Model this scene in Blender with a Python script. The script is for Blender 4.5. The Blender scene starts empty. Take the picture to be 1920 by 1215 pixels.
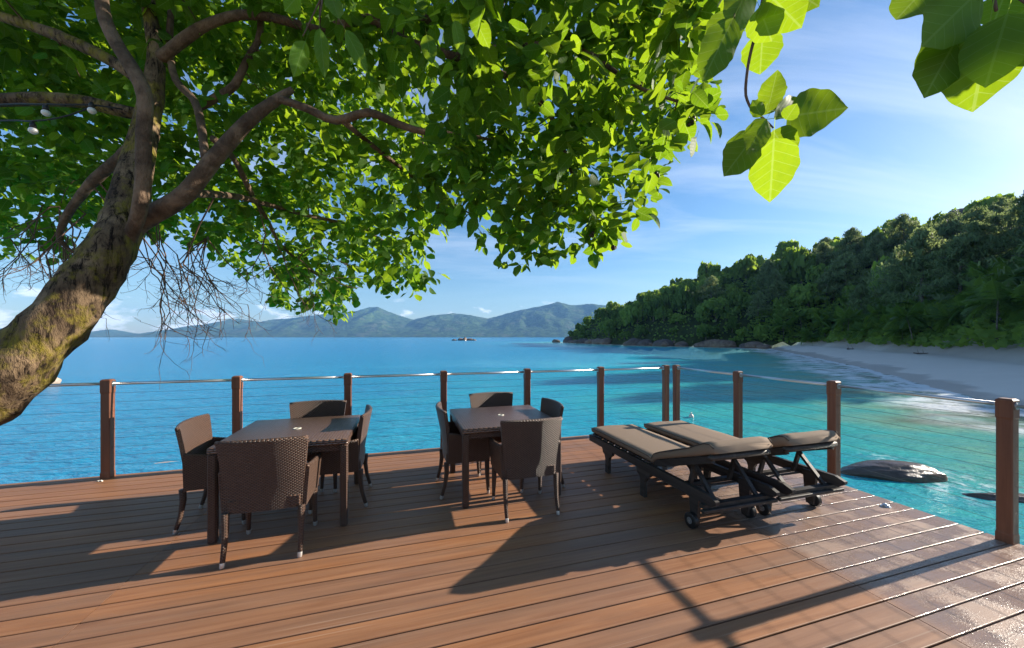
import bpy, math, random
import numpy as np
from mathutils import Vector, Matrix
random.seed(7); RNG = np.random.default_rng(7)
S = bpy.context.scene; COL = S.collection
R = math.radians
# ------------------------------------------------------------------ camera
F = 690.0; CAMZ = 1.55; HOR = 632.0                # focal length in photo pixels, eye height over the deck, horizon row
cam = bpy.data.cameras.new('camera'); camo = bpy.data.objects.new('camera', cam); COL.objects.link(camo)
cam.sensor_width = 36.0; cam.lens = F/1920*36.0; cam.shift_y = (HOR-607.5)/1920
cam.clip_start = 0.05; cam.clip_end = 40000
camo.location = (0, 0, CAMZ); camo.rotation_euler = (R(90), 0, 0); S.camera = camo
# ------------------------------------------------------------------ light
SUN_AZ, SUN_EL = 17.5, 20.2                        # azimuth counted from +X towards +Y
SUN_DIR = Vector((math.cos(R(SUN_AZ))*math.cos(R(SUN_EL)), math.sin(R(SUN_AZ))*math.cos(R(SUN_EL)), math.sin(R(SUN_EL))))
sl = bpy.data.lights.new('sun', 'SUN'); sl.energy = 5.0; sl.angle = R(0.5); sl.color = (1.0, 0.9, 0.76)
so = bpy.data.objects.new('sun', sl); COL.objects.link(so)
so.rotation_euler = SUN_DIR.to_track_quat('Z', 'Y').to_euler(); so.location = (30, 10, 30)
world = bpy.data.worlds.new('World'); S.world = world; world.use_nodes = True
S.render.engine = 'CYCLES'
S.view_settings.view_transform = 'Standard'; S.view_settings.look = 'None'
S.view_settings.gamma = 1.0; S.view_settings.exposure = 1.28; S.view_settings.use_curve_mapping = False
cy = S.cycles; cy.use_denoising = True; cy.max_bounces = 6; cy.diffuse_bounces = 2; cy.glossy_bounces = 3
cy.transmission_bounces = 4; cy.transparent_max_bounces = 12; cy.volume_bounces = 0; cy.sample_clamp_indirect = 6.0
cy.caustics_reflective = False; cy.caustics_refractive = False

# ------------------------------------------------------------------ node helpers
class NT:
    def __init__(s, nt): s.nt = nt; nt.nodes.clear()
    def n(s, t, inp=None, **props):
        nd = s.nt.nodes.new('ShaderNode'+t)
        for k, v in props.items(): setattr(nd, k, v)
        for k, v in (inp or {}).items(): s.set(nd, k, v)
        return nd
    def set(s, nd, k, v):
        if isinstance(v, bpy.types.NodeSocket): s.nt.links.new(v, nd.inputs[k])
        elif isinstance(v, bpy.types.Node): s.nt.links.new(v.outputs[0], nd.inputs[k])
        else:
            if isinstance(v, (tuple, list)) and len(v) == 3 and nd.inputs[k].type == 'RGBA': v = (*v, 1)
            nd.inputs[k].default_value = v
    def m(s, op, a, b=None, c=None, clamp=False):
        nd = s.n('Math', operation=op, use_clamp=clamp); s.set(nd, 0, a)
        if b is not None: s.set(nd, 1, b)
        if c is not None: s.set(nd, 2, c)
        return nd.outputs[0]
    def mix(s, fac, a, b, blend='MIX'):
        nd = s.n('Mix', data_type='RGBA', blend_type=blend); s.set(nd, 0, fac); s.set(nd, 6, a); s.set(nd, 7, b)
        return nd.outputs[2]
    def ramp(s, fac, stops, interp='LINEAR'):
        nd = s.n('ValToRGB', {'Fac': fac}); cr = nd.color_ramp; cr.interpolation = interp
        while len(cr.elements) < len(stops): cr.elements.new(0.5)
        for e, (p, c) in zip(cr.elements, stops):
            e.position = p; e.color = (*c, 1) if isinstance(c, tuple) else (c, c, c, 1)
        return nd.outputs[0]
    def noise(s, vec, scale, detail=3.0, rough=0.5, dist=0.0, out=0):
        return s.n('TexNoise', {'Vector': vec, 'Scale': scale, 'Detail': detail, 'Roughness': rough, 'Distortion': dist}).outputs[out]
    def map(s, vec, scale=(1, 1, 1), loc=(0, 0, 0), rot=(0, 0, 0)):
        return s.n('Mapping', {'Vector': vec, 'Scale': scale, 'Location': loc, 'Rotation': rot}).outputs[0]
    def coord(s, which='Object'): return s.n('TexCoord').outputs[which]
    def sep(s, v): return s.n('SeparateXYZ', {0: v}).outputs
    def comb(s, x, y, z): return s.n('CombineXYZ', {0: x, 1: y, 2: z}).outputs[0]
    def bump(s, h, strength=0.3, dist=0.01, normal=None):
        d = {'Height': h, 'Strength': strength, 'Distance': dist}
        if normal is not None: d['Normal'] = normal
        return s.n('Bump', d).outputs[0]
    def bsdf(s, **k):
        ren = {'rough': 'Roughness', 'color': 'Base Color', 'metal': 'Metallic', 'normal': 'Normal', 'spec': 'Specular IOR Level', 'coat': 'Coat Weight', 'coatr': 'Coat Roughness', 'sheen': 'Sheen Weight'}
        return s.n('BsdfPrincipled', {ren[a]: b for a, b in k.items()}).outputs[0]
    def out(s, surf=None, vol=None):
        o = s.n('OutputMaterial')
        if surf is not None: s.set(o, 'Surface', surf)
        if vol is not None: s.set(o, 'Volume', vol)
def material(name):
    m = bpy.data.materials.new(name); m.use_nodes = True
    return m, NT(m.node_tree)

# ------------------------------------------------------------------ sky
t = NT(world.node_tree)
sky = t.n('TexSky', sky_type='NISHITA', sun_disc=False, sun_elevation=R(SUN_EL), sun_rotation=R(90-SUN_AZ), altitude=0.0, air_density=1.0, dust_density=0.42, ozone_density=3.0)
gv = t.coord('Generated'); sx, sy, sz = t.sep(gv)
skyc = t.n('HueSaturation', {'Saturation': 1.18, 'Value': 1.0, 'Color': sky}).outputs[0]
den = t.m('ADD', t.m('MAXIMUM', sz, 0.0), 0.16)
pv = t.comb(t.m('DIVIDE', sx, den), t.m('DIVIDE', sy, den), 0.0)
pv = t.map(pv, scale=(0.55, 1.9, 1.0), rot=(0, 0, R(-38)))
ci = t.noise(pv, 1.25, 7.0, 0.6, 0.7)
cif = t.m('MULTIPLY', t.ramp(ci, [(0.44, 0.0), (0.78, 1.0)]), t.ramp(sz, [(0.08, 0.0), (0.28, 0.36)]))
c1 = t.mix(cif, skyc, (8.2, 8.5, 9.2))
az = t.m('ARCTAN2', sx, sy)
cv = t.comb(t.m('MULTIPLY', az, 15.0), t.m('MULTIPLY', sz, 34.0), 0.0)
cn = t.noise(cv, 1.0, 6.0, 0.55, 0.2)
band = t.ramp(sz, [(0.0, 1.0), (0.075, 0.9), (0.105, 0.0)])
cu = t.ramp(t.m('ADD', cn, t.m('MULTIPLY', t.m('SUBTRACT', 0.06, sz), 2.2)), [(0.535, 0.0), (0.63, 0.85)])
c2 = t.mix(t.m('MULTIPLY', cu, band), c1, (9.2, 9.5, 10.0))
bg = t.n('Background', {'Color': c2, 'Strength': 0.074})
t.set(t.n('OutputWorld'), 'Surface', bg)

# ------------------------------------------------------------------ geometry helpers
A = R(16.5); CA, SA = math.cos(A), math.sin(A)      # the deck's boards run at this angle to +X
def D(u, v, z=0.0): return Vector((u*CA - v*SA, u*SA + v*CA, z))
def at(px, py, d): return Vector(((px-960)/F*d, d, CAMZ-(py-HOR)/F*d))
def tag(o, label=None, cat=None, group=None, kind=None):
    for k, v in (('label', label), ('category', cat), ('group', group), ('kind', kind)):
        if v: o[k] = v
    return o
def link(name, me, mat=None, parent=None, loc=None, rz=None):
    o = bpy.data.objects.new(name, me); COL.objects.link(o)
    if mat is not None and me is not None and not me.materials: me.materials.append(mat)
    if parent is not None: o.parent = parent
    if loc is not None: o.location = loc
    if rz is not None: o.rotation_euler = (0, 0, rz)
    return o
def empty(name, loc=(0, 0, 0), rz=0.0):
    o = link(name, None, loc=loc, rz=rz); o.empty_display_size = 0.1; return o
def copy_tree(o, parent=None):
    c = o.copy(); COL.objects.link(c); c.parent = parent
    for ch in o.children: copy_tree(ch, c)
    return c
def np_mesh(name, V, Q, attrs=None, uv=None, smooth=True, mat=None):
    V = np.asarray(V, np.float32); Q = np.asarray(Q, np.int32); k = Q.shape[1]
    me = bpy.data.meshes.new(name); me.vertices.add(len(V)); me.vertices.foreach_set('co', V.ravel())
    me.loops.add(Q.size); me.loops.foreach_set('vertex_index', Q.ravel())
    me.polygons.add(len(Q)); me.polygons.foreach_set('loop_start', np.arange(0, Q.size, k, dtype=np.int32))
    for an, av in (attrs or {}).items():
        a = me.attributes.new(an, 'FLOAT', 'POINT'); a.data.foreach_set('value', np.asarray(av, np.float32))
    if uv is not None:
        l = me.uv_layers.new(name='UVMap'); l.data.foreach_set('uv', np.asarray(uv, np.float32)[Q.ravel()].ravel())
    me.update(calc_edges=True); me.validate()
    if smooth: me.polygons.foreach_set('use_smooth', np.ones(len(me.polygons), bool))
    if mat is not None: me.materials.append(mat)
    return me
class MB:
    def __init__(s): s.v = []; s.f = []
    def add(s, vs, fs, M=None):
        b = len(s.v)
        s.v += [tuple(M @ Vector(p)) if M is not None else tuple(p) for p in vs]
        s.f += [tuple(i+b for i in f) for f in fs]; return s
    def box(s, c, d, M=None, bev=0.0):
        x, y, z = d[0]/2, d[1]/2, d[2]/2; b = min(bev, x*.9, y*.9, z*.9)
        T = Matrix.Translation(c)
        if M is not None: T = T @ M.to_4x4()
        if b <= 0:
            vs = [(i*x, j*y, k*z) for i in (-1, 1) for j in (-1, 1) for k in (-1, 1)]
            return s.add(vs, [(0, 1, 3, 2), (4, 6, 7, 5), (0, 4, 5, 1), (2, 3, 7, 6), (0, 2, 6, 4), (1, 5, 7, 3)], T)
        rings = []
        for k, zz, ins in ((0, -z, b), (1, -z+b, 0), (2, z-b, 0), (3, z, b)):
            X, Y = x-ins, y-ins
            rings.append([(-X, -Y+b, zz), (-X+b, -Y, zz), (X-b, -Y, zz), (X, -Y+b, zz), (X, Y-b, zz), (X-b, Y, zz), (-X+b, Y, zz), (-X, Y-b, zz)])
        return s.loft(rings, M=T)
    def loft(s, rings, caps=True, closed=True, M=None):
        n = len(rings[0]); vs = [p for r in rings for p in r]; fs = []
        for i in range(len(rings)-1):
            for j in range(n if closed else n-1):
                a, b2 = i*n+j, i*n+(j+1) % n
                fs.append((a, b2, b2+n, a+n))
        if caps: fs += [tuple(range(n-1, -1, -1)), tuple((len(rings)-1)*n+j for j in range(n))]
        return s.add(vs, fs, M)
    def tube(s, pts, rad, n=8, M=None, caps=True):
        pts = [Vector(p) for p in pts]; rings = []; up = None
        if not isinstance(rad, (list, tuple)): rad = [rad]*len(pts)
        for i, p in enumerate(pts):
            d = (pts[min(i+1, len(pts)-1)]-pts[max(i-1, 0)]).normalized()
            if up is None: up = d.orthogonal().normalized()
            up = (up-d*up.dot(d)).normalized(); sd = d.cross(up)
            rings.append([tuple(p+(up*math.cos(2*math.pi*j/n)+sd*math.sin(2*math.pi*j/n))*rad[i]) for j in range(n)])
        return s.loft(rings, caps=caps, M=M)
    def cyl(s, c, axis, r, h, n=20, M=None):
        a = Vector(axis).normalized()*h/2; c = Vector(c)
        return s.tube([c-a, c+a], r, n, M)
    def shell(s, P, nu, nv):
        vs = []; fs = []; w = nv+1; o2 = (nu+1)*w
        for side in (0, 1):
            for i in range(nu+1):
                for j in range(nv+1): vs.append(tuple(P(i/nu, j/nv, side)))
        for i in range(nu):
            for j in range(nv):
                a = i*w+j
                fs.append((a, a+1, a+w+1, a+w)); b = a+o2; fs.append((b, b+w, b+w+1, b+1))
        for i in range(nu):
            a = i*w; fs.append((a, a+w, a+w+o2, a+o2)); a = i*w+nv; fs.append((a, a+o2, a+w+o2, a+w))
        for j in range(nv):
            a = j; fs.append((a, a+o2, a+1+o2, a+1)); a = nu*w+j; fs.append((a, a+1, a+1+o2, a+o2))
        return s.add(vs, fs)
    def mesh(s, name, mat, smooth=False):
        me = bpy.data.meshes.new(name); me.from_pydata(s.v, [], s.f); me.update()
        if smooth is True: me.polygons.foreach_set('use_smooth', [True]*len(me.polygons))
        elif smooth:
            me.polygons.foreach_set('use_smooth', [True]*len(me.polygons)); me.set_sharp_from_angle(angle=R(smooth))
        if mat is not None: me.materials.append(mat)
        return me
    def build(s, name, mat, parent=None, smooth=False, loc=None, rz=None):
        return link(name, s.mesh(name, mat, smooth), None, parent, loc, rz)
def vnoise(x, y, seed=0):                            # smooth value noise, numpy
    x = np.asarray(x, float); y = np.asarray(y, float)
    xi = np.floor(x).astype(np.int64); yi = np.floor(y).astype(np.int64); fx = x-xi; fy = y-yi
    fx = fx*fx*(3-2*fx); fy = fy*fy*(3-2*fy)
    def h(a, b):
        n = (a*374761393+b*668265263+seed*974634777) & 0x7fffffff
        n = ((n ^ (n >> 13))*1274126177) & 0x7fffffff
        return ((n ^ (n >> 16)) & 0xffff)/65535.0
    return (h(xi, yi)*(1-fx)+h(xi+1, yi)*fx)*(1-fy)+(h(xi, yi+1)*(1-fx)+h(xi+1, yi+1)*fx)*fy
def fbm(x, y, o=4, seed=0): return sum(vnoise(x*2**k, y*2**k, seed+k)*0.5**k for k in range(o))/sum(0.5**k for k in range(o))

# ------------------------------------------------------------------ materials
def wood_mat(name, dark, light, axis='x', rough=0.6, scale=1.0, gap=None):
    m, t = material(name); co = t.coord('Object'); rnd = t.n('ObjectInfo').outputs['Random']
    off = t.n('VectorMath', {0: co, 1: t.comb(t.m('MULTIPLY', rnd, 37.0), t.m('MULTIPLY', rnd, 11.0), t.m('MULTIPLY', rnd, 5.0))}, operation='ADD').outputs[0]
    sc = {'x': (1.2, 26, 26), 'y': (26, 1.2, 26), 'z': (26, 26, 1.2)}[axis]
    g = t.noise(t.map(off, tuple(c*scale for c in sc)), 1.0, 5, 0.62, 0.4)
    g2 = t.noise(t.map(off, tuple(c*scale*.18 for c in sc)), 1.0, 3, 0.5)
    c = t.mix(t.ramp(g, [(0.3, 0.0), (0.72, 1.0)]), dark, light)
    c = t.mix(t.m('MULTIPLY', t.ramp(g2, [(0.4, 0.0), (0.7, 1.0)]), 0.35), c, tuple(x*.55 for x in dark))
    c = t.n('HueSaturation', {'Color': c, 'Value': t.m('ADD', 0.82, t.m('MULTIPLY', rnd, 0.36))}).outputs[0]
    t.out(t.bsdf(color=c, rough=rough, normal=t.bump(g, 0.25, 0.004), spec=0.35)); return m
def deck_mat():
    m, t = material('composite_deck'); co = t.coord('Object'); rnd = t.n('ObjectInfo').outputs['Random']
    w = t.n('NewGeometry').outputs['Position']; wx, wy, wz = t.sep(w)
    u = t.m('ADD', t.m('MULTIPLY', wx, CA), t.m('MULTIPLY', wy, SA))
    off = t.n('VectorMath', {0: co, 1: t.comb(t.m('MULTIPLY', rnd, 41.0), t.m('MULTIPLY', rnd, 13.0), 0.0)}, operation='ADD').outputs[0]
    g = t.noise(t.map(off, (1.3, 30, 30)), 1.0, 5, 0.6, 0.5); g2 = t.noise(t.map(off, (0.9, 9, 9)), 1.0, 3, 0.5); fine = t.noise(off, 320, 2, 0.6)
    c = t.mix(t.ramp(g, [(0.28, 0.0), (0.75, 1.0)]), (0.225, 0.088, 0.034), (0.37, 0.170, 0.076))
    c = t.mix(t.m('MULTIPLY', t.ramp(g2, [(0.42, 0.0), (0.68, 1.0)]), 0.45), c, (0.17, 0.098, 0.062))
    c = t.mix(t.m('MULTIPLY', t.ramp(fine, [(0.55, 0.0), (0.75, 1.0)]), 0.22), c, (0.45, 0.30, 0.2))
    sc = t.noise(t.map(off, (0.6, 60, 1)), 1.0, 2, 0.5)
    c = t.mix(t.m('MULTIPLY', t.ramp(sc, [(0.66, 0.0), (0.72, 1.0)]), 0.25), c, (0.5, 0.36, 0.25))
    c = t.n('HueSaturation', {'Color': c, 'Value': t.m('ADD', 0.90, t.m('MULTIPLY', rnd, 0.20)), 'Saturation': t.m('ADD', 0.89, t.m('MULTIPLY', rnd, 0.12))}).outputs[0]
    # sea spray has left the boards by the right railing wet, in patches
    wn = t.noise(t.map(w, (3.2, 3.2, 3.2)), 1.0, 4, 0.6); drops = t.noise(w, 95, 3, 0.75)
    edge = t.ramp(t.m('DIVIDE', t.m('SUBTRACT', u, 2.66), 0.5), [(0.0, 0.0), (0.35, 1.0)])
    wet = t.m('MULTIPLY', edge, t.ramp(t.m('ADD', wn, t.m('MULTIPLY', drops, 0.35)), [(0.56, 0.0), (0.72, 1.0)]))
    c = t.mix(t.m('MULTIPLY', wet, 0.45), c, t.mix(0.6, c, (0.06, 0.03, 0.016)))
    c = t.mix(t.m('MULTIPLY', edge, 0.45), c, (0.40, 0.32, 0.27))
    ro = t.m('SUBTRACT', 0.56, t.m('MULTIPLY', wet, 0.42))
    hb = t.m('ADD', t.m('MULTIPLY', g, 0.5), t.m('MULTIPLY', fine, 0.25)); hb = t.m('ADD', hb, t.m('MULTIPLY', t.m('MULTIPLY', drops, wet), 1.6))
    t.out(t.bsdf(color=c, rough=ro, normal=t.bump(hb, 0.35, 0.004), spec=t.m('ADD', 0.32, t.m('MULTIPLY', wet, 0.25)))); return m
def wicker_mat(name, tone=1.0, k=1.0, ro=0.42, sp=0.5):
    m, t = material(name); co = t.n('TexCoord'); x, y, z = t.sep(co.outputs['Object']); nx, ny, nz = t.sep(co.outputs['Normal'])
    ax, ay, az = (t.m('ABSOLUTE', q) for q in (nx, ny, nz))
    side = t.m('GREATER_THAN', ax, ay); flat = t.m('GREATER_THAN', az, 0.7)
    a = t.m('ADD', t.m('MULTIPLY', y, side), t.m('MULTIPLY', x, t.m('SUBTRACT', 1.0, side)))
    a = t.m('ADD', t.m('MULTIPLY', x, flat), t.m('MULTIPLY', a, t.m('SUBTRACT', 1.0, flat)))
    b = t.m('ADD', t.m('MULTIPLY', y, flat), t.m('MULTIPLY', z, t.m('SUBTRACT', 1.0, flat)))
    bz = t.m('DIVIDE', b, 0.0125*k); row = t.m('FLOOR', bz)
    ph = t.m('MULTIPLY', t.m('MODULO', t.m('ABSOLUTE', row), 2.0), 0.5)
    fa = t.m('FRACT', t.m('ADD', t.m('DIVIDE', a, 0.034*k), ph))
    over = t.m('SINE', t.m('MULTIPLY', fa, math.pi)); strand = t.m('SINE', t.m('MULTIPLY', t.m('FRACT', bz), math.pi))
    h = t.m('MULTIPLY', t.m('POWER', over, 0.6), t.m('POWER', strand, 0.5))
    nn = t.noise(co.outputs['Object'], 30, 3, 0.6)
    c = t.mix(h, (0.006*tone, 0.004*tone, 0.003*tone), t.mix(nn, (0.10*tone, 0.050*tone, 0.030*tone), (0.21*tone, 0.115*tone, 0.075*tone)))
    t.out(t.bsdf(color=c, rough=ro, normal=t.bump(h, 1.0, 0.009), spec=sp)); return m
def plain(name, col, rough=0.5, metal=0.0, nscale=20, var=0.25, bump=0.0, spec=0.5):
    m, t = material(name); co = t.coord('Object'); n = t.noise(co, nscale, 4, 0.6)
    c = t.mix(n, tuple(x*(1-var) for x in col), tuple(min(1, x*(1+var)) for x in col))
    k = dict(color=c, rough=t.m('ADD', rough-0.08, t.m('MULTIPLY', n, 0.16)), metal=metal, spec=spec)
    if bump: k['normal'] = t.bump(n, bump, 0.01)
    t.out(t.bsdf(**k)); return m
def leaf_mat(name, top, trans, veins=True, tfac=0.45, rough=0.42, objrand=False, var=0.5):
    m, t = material(name)
    r = t.n('ObjectInfo').outputs['Random'] if objrand else t.n('Attribute', attribute_name='rnd').outputs['Fac']
    if objrand:
        r2 = t.n('Attribute', attribute_name='rnd').outputs['Fac']; r = t.m('ADD', t.m('MULTIPLY', r, 0.6), t.m('MULTIPLY', r2, 0.4))
    v = t.m('ADD', 1.0-var/2, t.m('MULTIPLY', r, var)); hue = t.m('SUBTRACT', 0.515, t.m('MULTIPLY', r, 0.032 if objrand else 0.03))
    tc = t.n('HueSaturation', {'Hue': hue, 'Value': v, 'Color': top}).outputs[0]
    rc = t.n('HueSaturation', {'Hue': hue, 'Value': v, 'Color': trans}).outputs[0]
    nrm = None
    if veins:
        uu, vv, _ = t.sep(t.n('UVMap', uv_map='UVMap').outputs[0]); a = t.m('ABSOLUTE', uu)
        rib = t.m('FRACT', t.m('MULTIPLY', t.m('SUBTRACT', vv, t.m('MULTIPLY', a, 0.42)), 6.5))
        line = t.m('MAXIMUM', t.m('LESS_THAN', rib, 0.065), t.m('LESS_THAN', a, 0.02))
        rc = t.mix(t.m('MULTIPLY', line, 0.75), rc, t.mix(0.6, rc, (0.62, 0.80, 0.20)))
        sp = t.noise(t.n('TexCoord').outputs['UV'], 5.0, 4, 0.7); rc = t.mix(t.m('MULTIPLY', t.ramp(sp, [(0.3, 1.0), (0.7, 0.0)]), 0.35), rc, t.mix(0.6, rc, (0.10, 0.30, 0.01)))
        tc = t.mix(t.m('MULTIPLY', line, 0.35), tc, (0.16, 0.24, 0.06))
        nrm = t.bump(t.m('ADD', t.m('SINE', t.m('MULTIPLY', rib, math.pi)), line), 0.12, 0.004)
    d = dict(color=tc, rough=rough, spec=0.16)
    if nrm is not None: d['normal'] = nrm
    p = t.bsdf(**d); tr = t.n('BsdfTranslucent', {'Color': rc}).outputs[0]
    t.out(t.n('MixShader', {0: tfac, 1: p, 2: tr}).outputs[0]); return m
def bark_mat(name, a, b, moss=False, vs=(1, 1, 1)):
    m, t = material(name); co = t.n('NewGeometry').outputs['Position']
    n1 = t.noise(t.map(co, vs, rot=(0, R(40), 0)), 9, 6, 0.65, 0.3); n2 = t.noise(co, 4.0, 4, 0.6); n3 = t.noise(t.map(co, (1, 1, .4), rot=(0, R(40), 0)), 38, 4, 0.7)
    c = t.mix(t.ramp(n1, [(0.32, 0.0), (0.68, 1.0)]), a, b)
    c = t.mix(t.m('MULTIPLY', t.ramp(n2, [(0.5, 0.0), (0.62, 1.0)]), 0.5), c, tuple(min(1, x*1.9) for x in b))
    if moss:
        cr = t.noise(t.map(co, (1, 1, .22), rot=(0, R(40), 0)), 26, 5, 0.75, 0.5); c = t.mix(t.ramp(cr, [(0.40, 1.0), (0.52, 0.0)]), c, tuple(x*.25 for x in a))
        ms = t.m('MULTIPLY', t.ramp(t.noise(co, 5.5, 5, 0.65), [(0.48, 0.0), (0.6, 1.0)]), t.ramp(n3, [(0.35, 0.2), (0.6, 1.0)]))
        c = t.mix(t.m('MULTIPLY', ms, 0.85), c, (0.21, 0.175, 0.02))
    h = t.m('ADD', t.m('MULTIPLY', n1, 1.0), t.m('MULTIPLY', n3, 0.6))
    t.out(t.bsdf(color=c, rough=0.9, normal=t.bump(h, 0.9, 0.03), spec=0.2)); return m
def rock_mat(name, a, b, wet_z=None):
    m, t = material(name); co = t.n('NewGeometry').outputs['Position']
    n1 = t.noise(co, 0.9, 6, 0.65); n2 = t.noise(t.map(co, (1, 1, .25)), 3.0, 5, 0.6); n3 = t.noise(co, 25, 3, 0.6)
    c = t.mix(t.ramp(n1, [(0.35, 0.0), (0.65, 1.0)]), a, b); c = t.mix(t.m('MULTIPLY', t.ramp(n2, [(0.5, 0.0), (0.7, 1.0)]), 0.5), c, tuple(x*.45 for x in a))
    ro = 0.8
    if wet_z is not None:
        z = t.sep(co)[2]; w = t.m('LESS_THAN', t.m('ADD', z, t.m('MULTIPLY', n1, -0.3)), wet_z)
        c = t.mix(t.m('MULTIPLY', w, 0.6), c, tuple(x*.3 for x in a)); ro = t.m('SUBTRACT', 0.75, t.m('MULTIPLY', w, 0.5))
    t.out(t.bsdf(color=c, rough=ro, normal=t.bump(t.m('ADD', n2, t.m('MULTIPLY', n3, 0.3)), 0.6, 0.05), spec=0.4)); return m
M = dict(
    deck=deck_mat(), joist=wood_mat('joist_timber', (0.05, 0.03, 0.02), (0.10, 0.06, 0.04), 'y'),
    post=wood_mat('post_hardwood', (0.135, 0.048, 0.026), (0.26, 0.105, 0.055), 'z', 0.5),
    teak=wood_mat('weathered_teak', (0.018, 0.015, 0.014), (0.068, 0.058, 0.052), 'y', 0.55),
    steel=plain('stainless_steel', (0.62, 0.62, 0.62), 0.33, 1.0, 40, 0.05), cable=plain('steel_cable', (0.16, 0.15, 0.14), 0.4, 0.8),
    wicker=wicker_mat('brown_wicker', 1.0, 0.78), wicker_top=wicker_mat('brown_wicker_tabletop', 1.15, 1.35, 0.3, 0.9), cap=plain('aluminium_cap', (0.62, 0.60, 0.58), 0.35, 0.7),
    cushion=plain('taupe_canvas', (0.235, 0.17, 0.12), 0.85, 0, 240, 0.12, 0.1, 0.2), piping=plain('dark_piping', (0.05, 0.035, 0.025), 0.8),
    rubber=plain('black_rubber', (0.012, 0.012, 0.013), 0.45), hub=plain('grey_hub', (0.3, 0.3, 0.31), 0.4, 0.6),
    black=plain('black_plastic', (0.01, 0.01, 0.01), 0.5), bulb=plain('frosted_bulb', (0.72, 0.70, 0.66), 0.25, 0, 20, 0.05), cream=plain('cream_ring', (0.72, 0.68, 0.55), 0.5),
    leaf=leaf_mat('tree_leaf', (0.036, 0.090, 0.012), (0.34, 0.53, 0.013), tfac=0.45, rough=0.58),
    bark=bark_mat('mossy_bark', (0.042, 0.027, 0.018), (0.19, 0.132, 0.078), True, (1, 1, .35)),
    limb=bark_mat('smooth_bark', (0.060, 0.039, 0.027), (0.155, 0.105, 0.070)), twig=plain('twig_bark', (0.11, 0.062, 0.038), 0.85, 0, 15, 0.35),
    fruit=plain('dark_fruit', (0.018, 0.012, 0.01), 0.5, 0, 30),
    granite=rock_mat('brown_granite', (0.115, 0.075, 0.055), (0.23, 0.165, 0.125), -2.35), darkrock=rock_mat('dark_granite', (0.075, 0.055, 0.052), (0.14, 0.11, 0.10)),
    paleRock=rock_mat('pale_granite', (0.32, 0.25, 0.2), (0.46, 0.38, 0.31)),
    tree1=leaf_mat('forest_leaf', (0.12, 0.195, 0.045), (0.34, 0.50, 0.05), False, 0.42, 0.6, True, 1.1),
    tree2=leaf_mat('casuarina_needle', (0.135, 0.185, 0.082), (0.30, 0.38, 0.13), False, 0.42, 0.65, True, 0.6),
    palm=leaf_mat('palm_frond', (0.09, 0.16, 0.035), (0.27, 0.42, 0.05), False, 0.4, 0.45, True, 0.6),
    trunk=bark_mat('forest_bark', (0.09, 0.07, 0.055), (0.2, 0.17, 0.14)), drift=plain('driftwood', (0.16, 0.12, 0.09), 0.85),
    shell=plain('shell_white', (0.7, 0.66, 0.58), 0.4), buoyr=plain('buoy_pale', (0.72, 0.60, 0.52), 0.45), foam=plain('foam_white', (0.8, 0.83, 0.85), 0.6),
)

# ------------------------------------------------------------------ land, sea, far island
SEA = -2.65
SHORE = np.array([(31, -60), (31, -10), (29.5, 5), (29.5, 15), (30.3, 21.8), (33, 27), (38, 35), (48, 50), (57, 66), (69, 88), (86, 120), (93, 133), (92, 142), (80, 158), (63, 181),
                  (52, 225), (42, 280), (46, 296), (64, 306), (120, 335), (260, 345), (430, 320), (480, 100), (480, -60)], float)
def shore_dist(x, y):
    x = np.asarray(x, float); y = np.asarray(y, float); P = SHORE; Q = np.roll(P, -1, 0)
    best = np.full(x.shape, 1e9); inside = np.zeros(x.shape, bool)
    for (x1, y1), (x2, y2) in zip(P, Q):
        dx, dy = x2-x1, y2-y1; tt = np.clip(((x-x1)*dx+(y-y1)*dy)/(dx*dx+dy*dy), 0, 1)
        best = np.minimum(best, np.hypot(x-x1-tt*dx, y-y1-tt*dy))
        c = ((y1 > y) != (y2 > y)); xi = x1+(y-y1)*dx/(dy if dy else 1e-9); inside ^= c & (x < xi)
    return np.where(inside, best, -best)
def sstep(a, b, x): k = np.clip((x-a)/(b-a), 0, 1); return k*k*(3-2*k)
def beachness(x, y): return 1-sstep(118, 150, y)
def land_z(x, y):
    ds = shore_dist(x, y); b = beachness(x, y); wob = 2.2*(fbm(x/14, y/14, 3, 5)-.5)
    ds0 = (12.8+1.6*wob)*b
    sand = np.where(ds > 0, 1.75*(1-np.exp(-np.maximum(ds, 0)/9)), ds*0.085)*b+(1-b)*np.clip(ds*0.5, -6, 1.4)
    k = np.maximum(ds-ds0, 0); hill = 57*(1-np.exp(-k/82))*(1+0.08*sstep(105, 200, x))+3*(1-b)*sstep(3, 14, k)+k.clip(0, 30)*0.18*(fbm(x/25, y/25, 4, 9)-.5)
    return SEA+np.maximum(sand, -9)+hill, ds, ds0
def grid_mesh(xs, ys, fn):
    X, Y = np.meshgrid(xs, ys, indexing='ij'); nx, ny = X.shape; i = np.arange(nx*ny).reshape(nx, ny)
    Q = np.stack([i[:-1, :-1], i[1:, :-1], i[1:, 1:], i[:-1, 1:]], -1).reshape(-1, 4)
    return X.ravel(), Y.ravel(), Q
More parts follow.
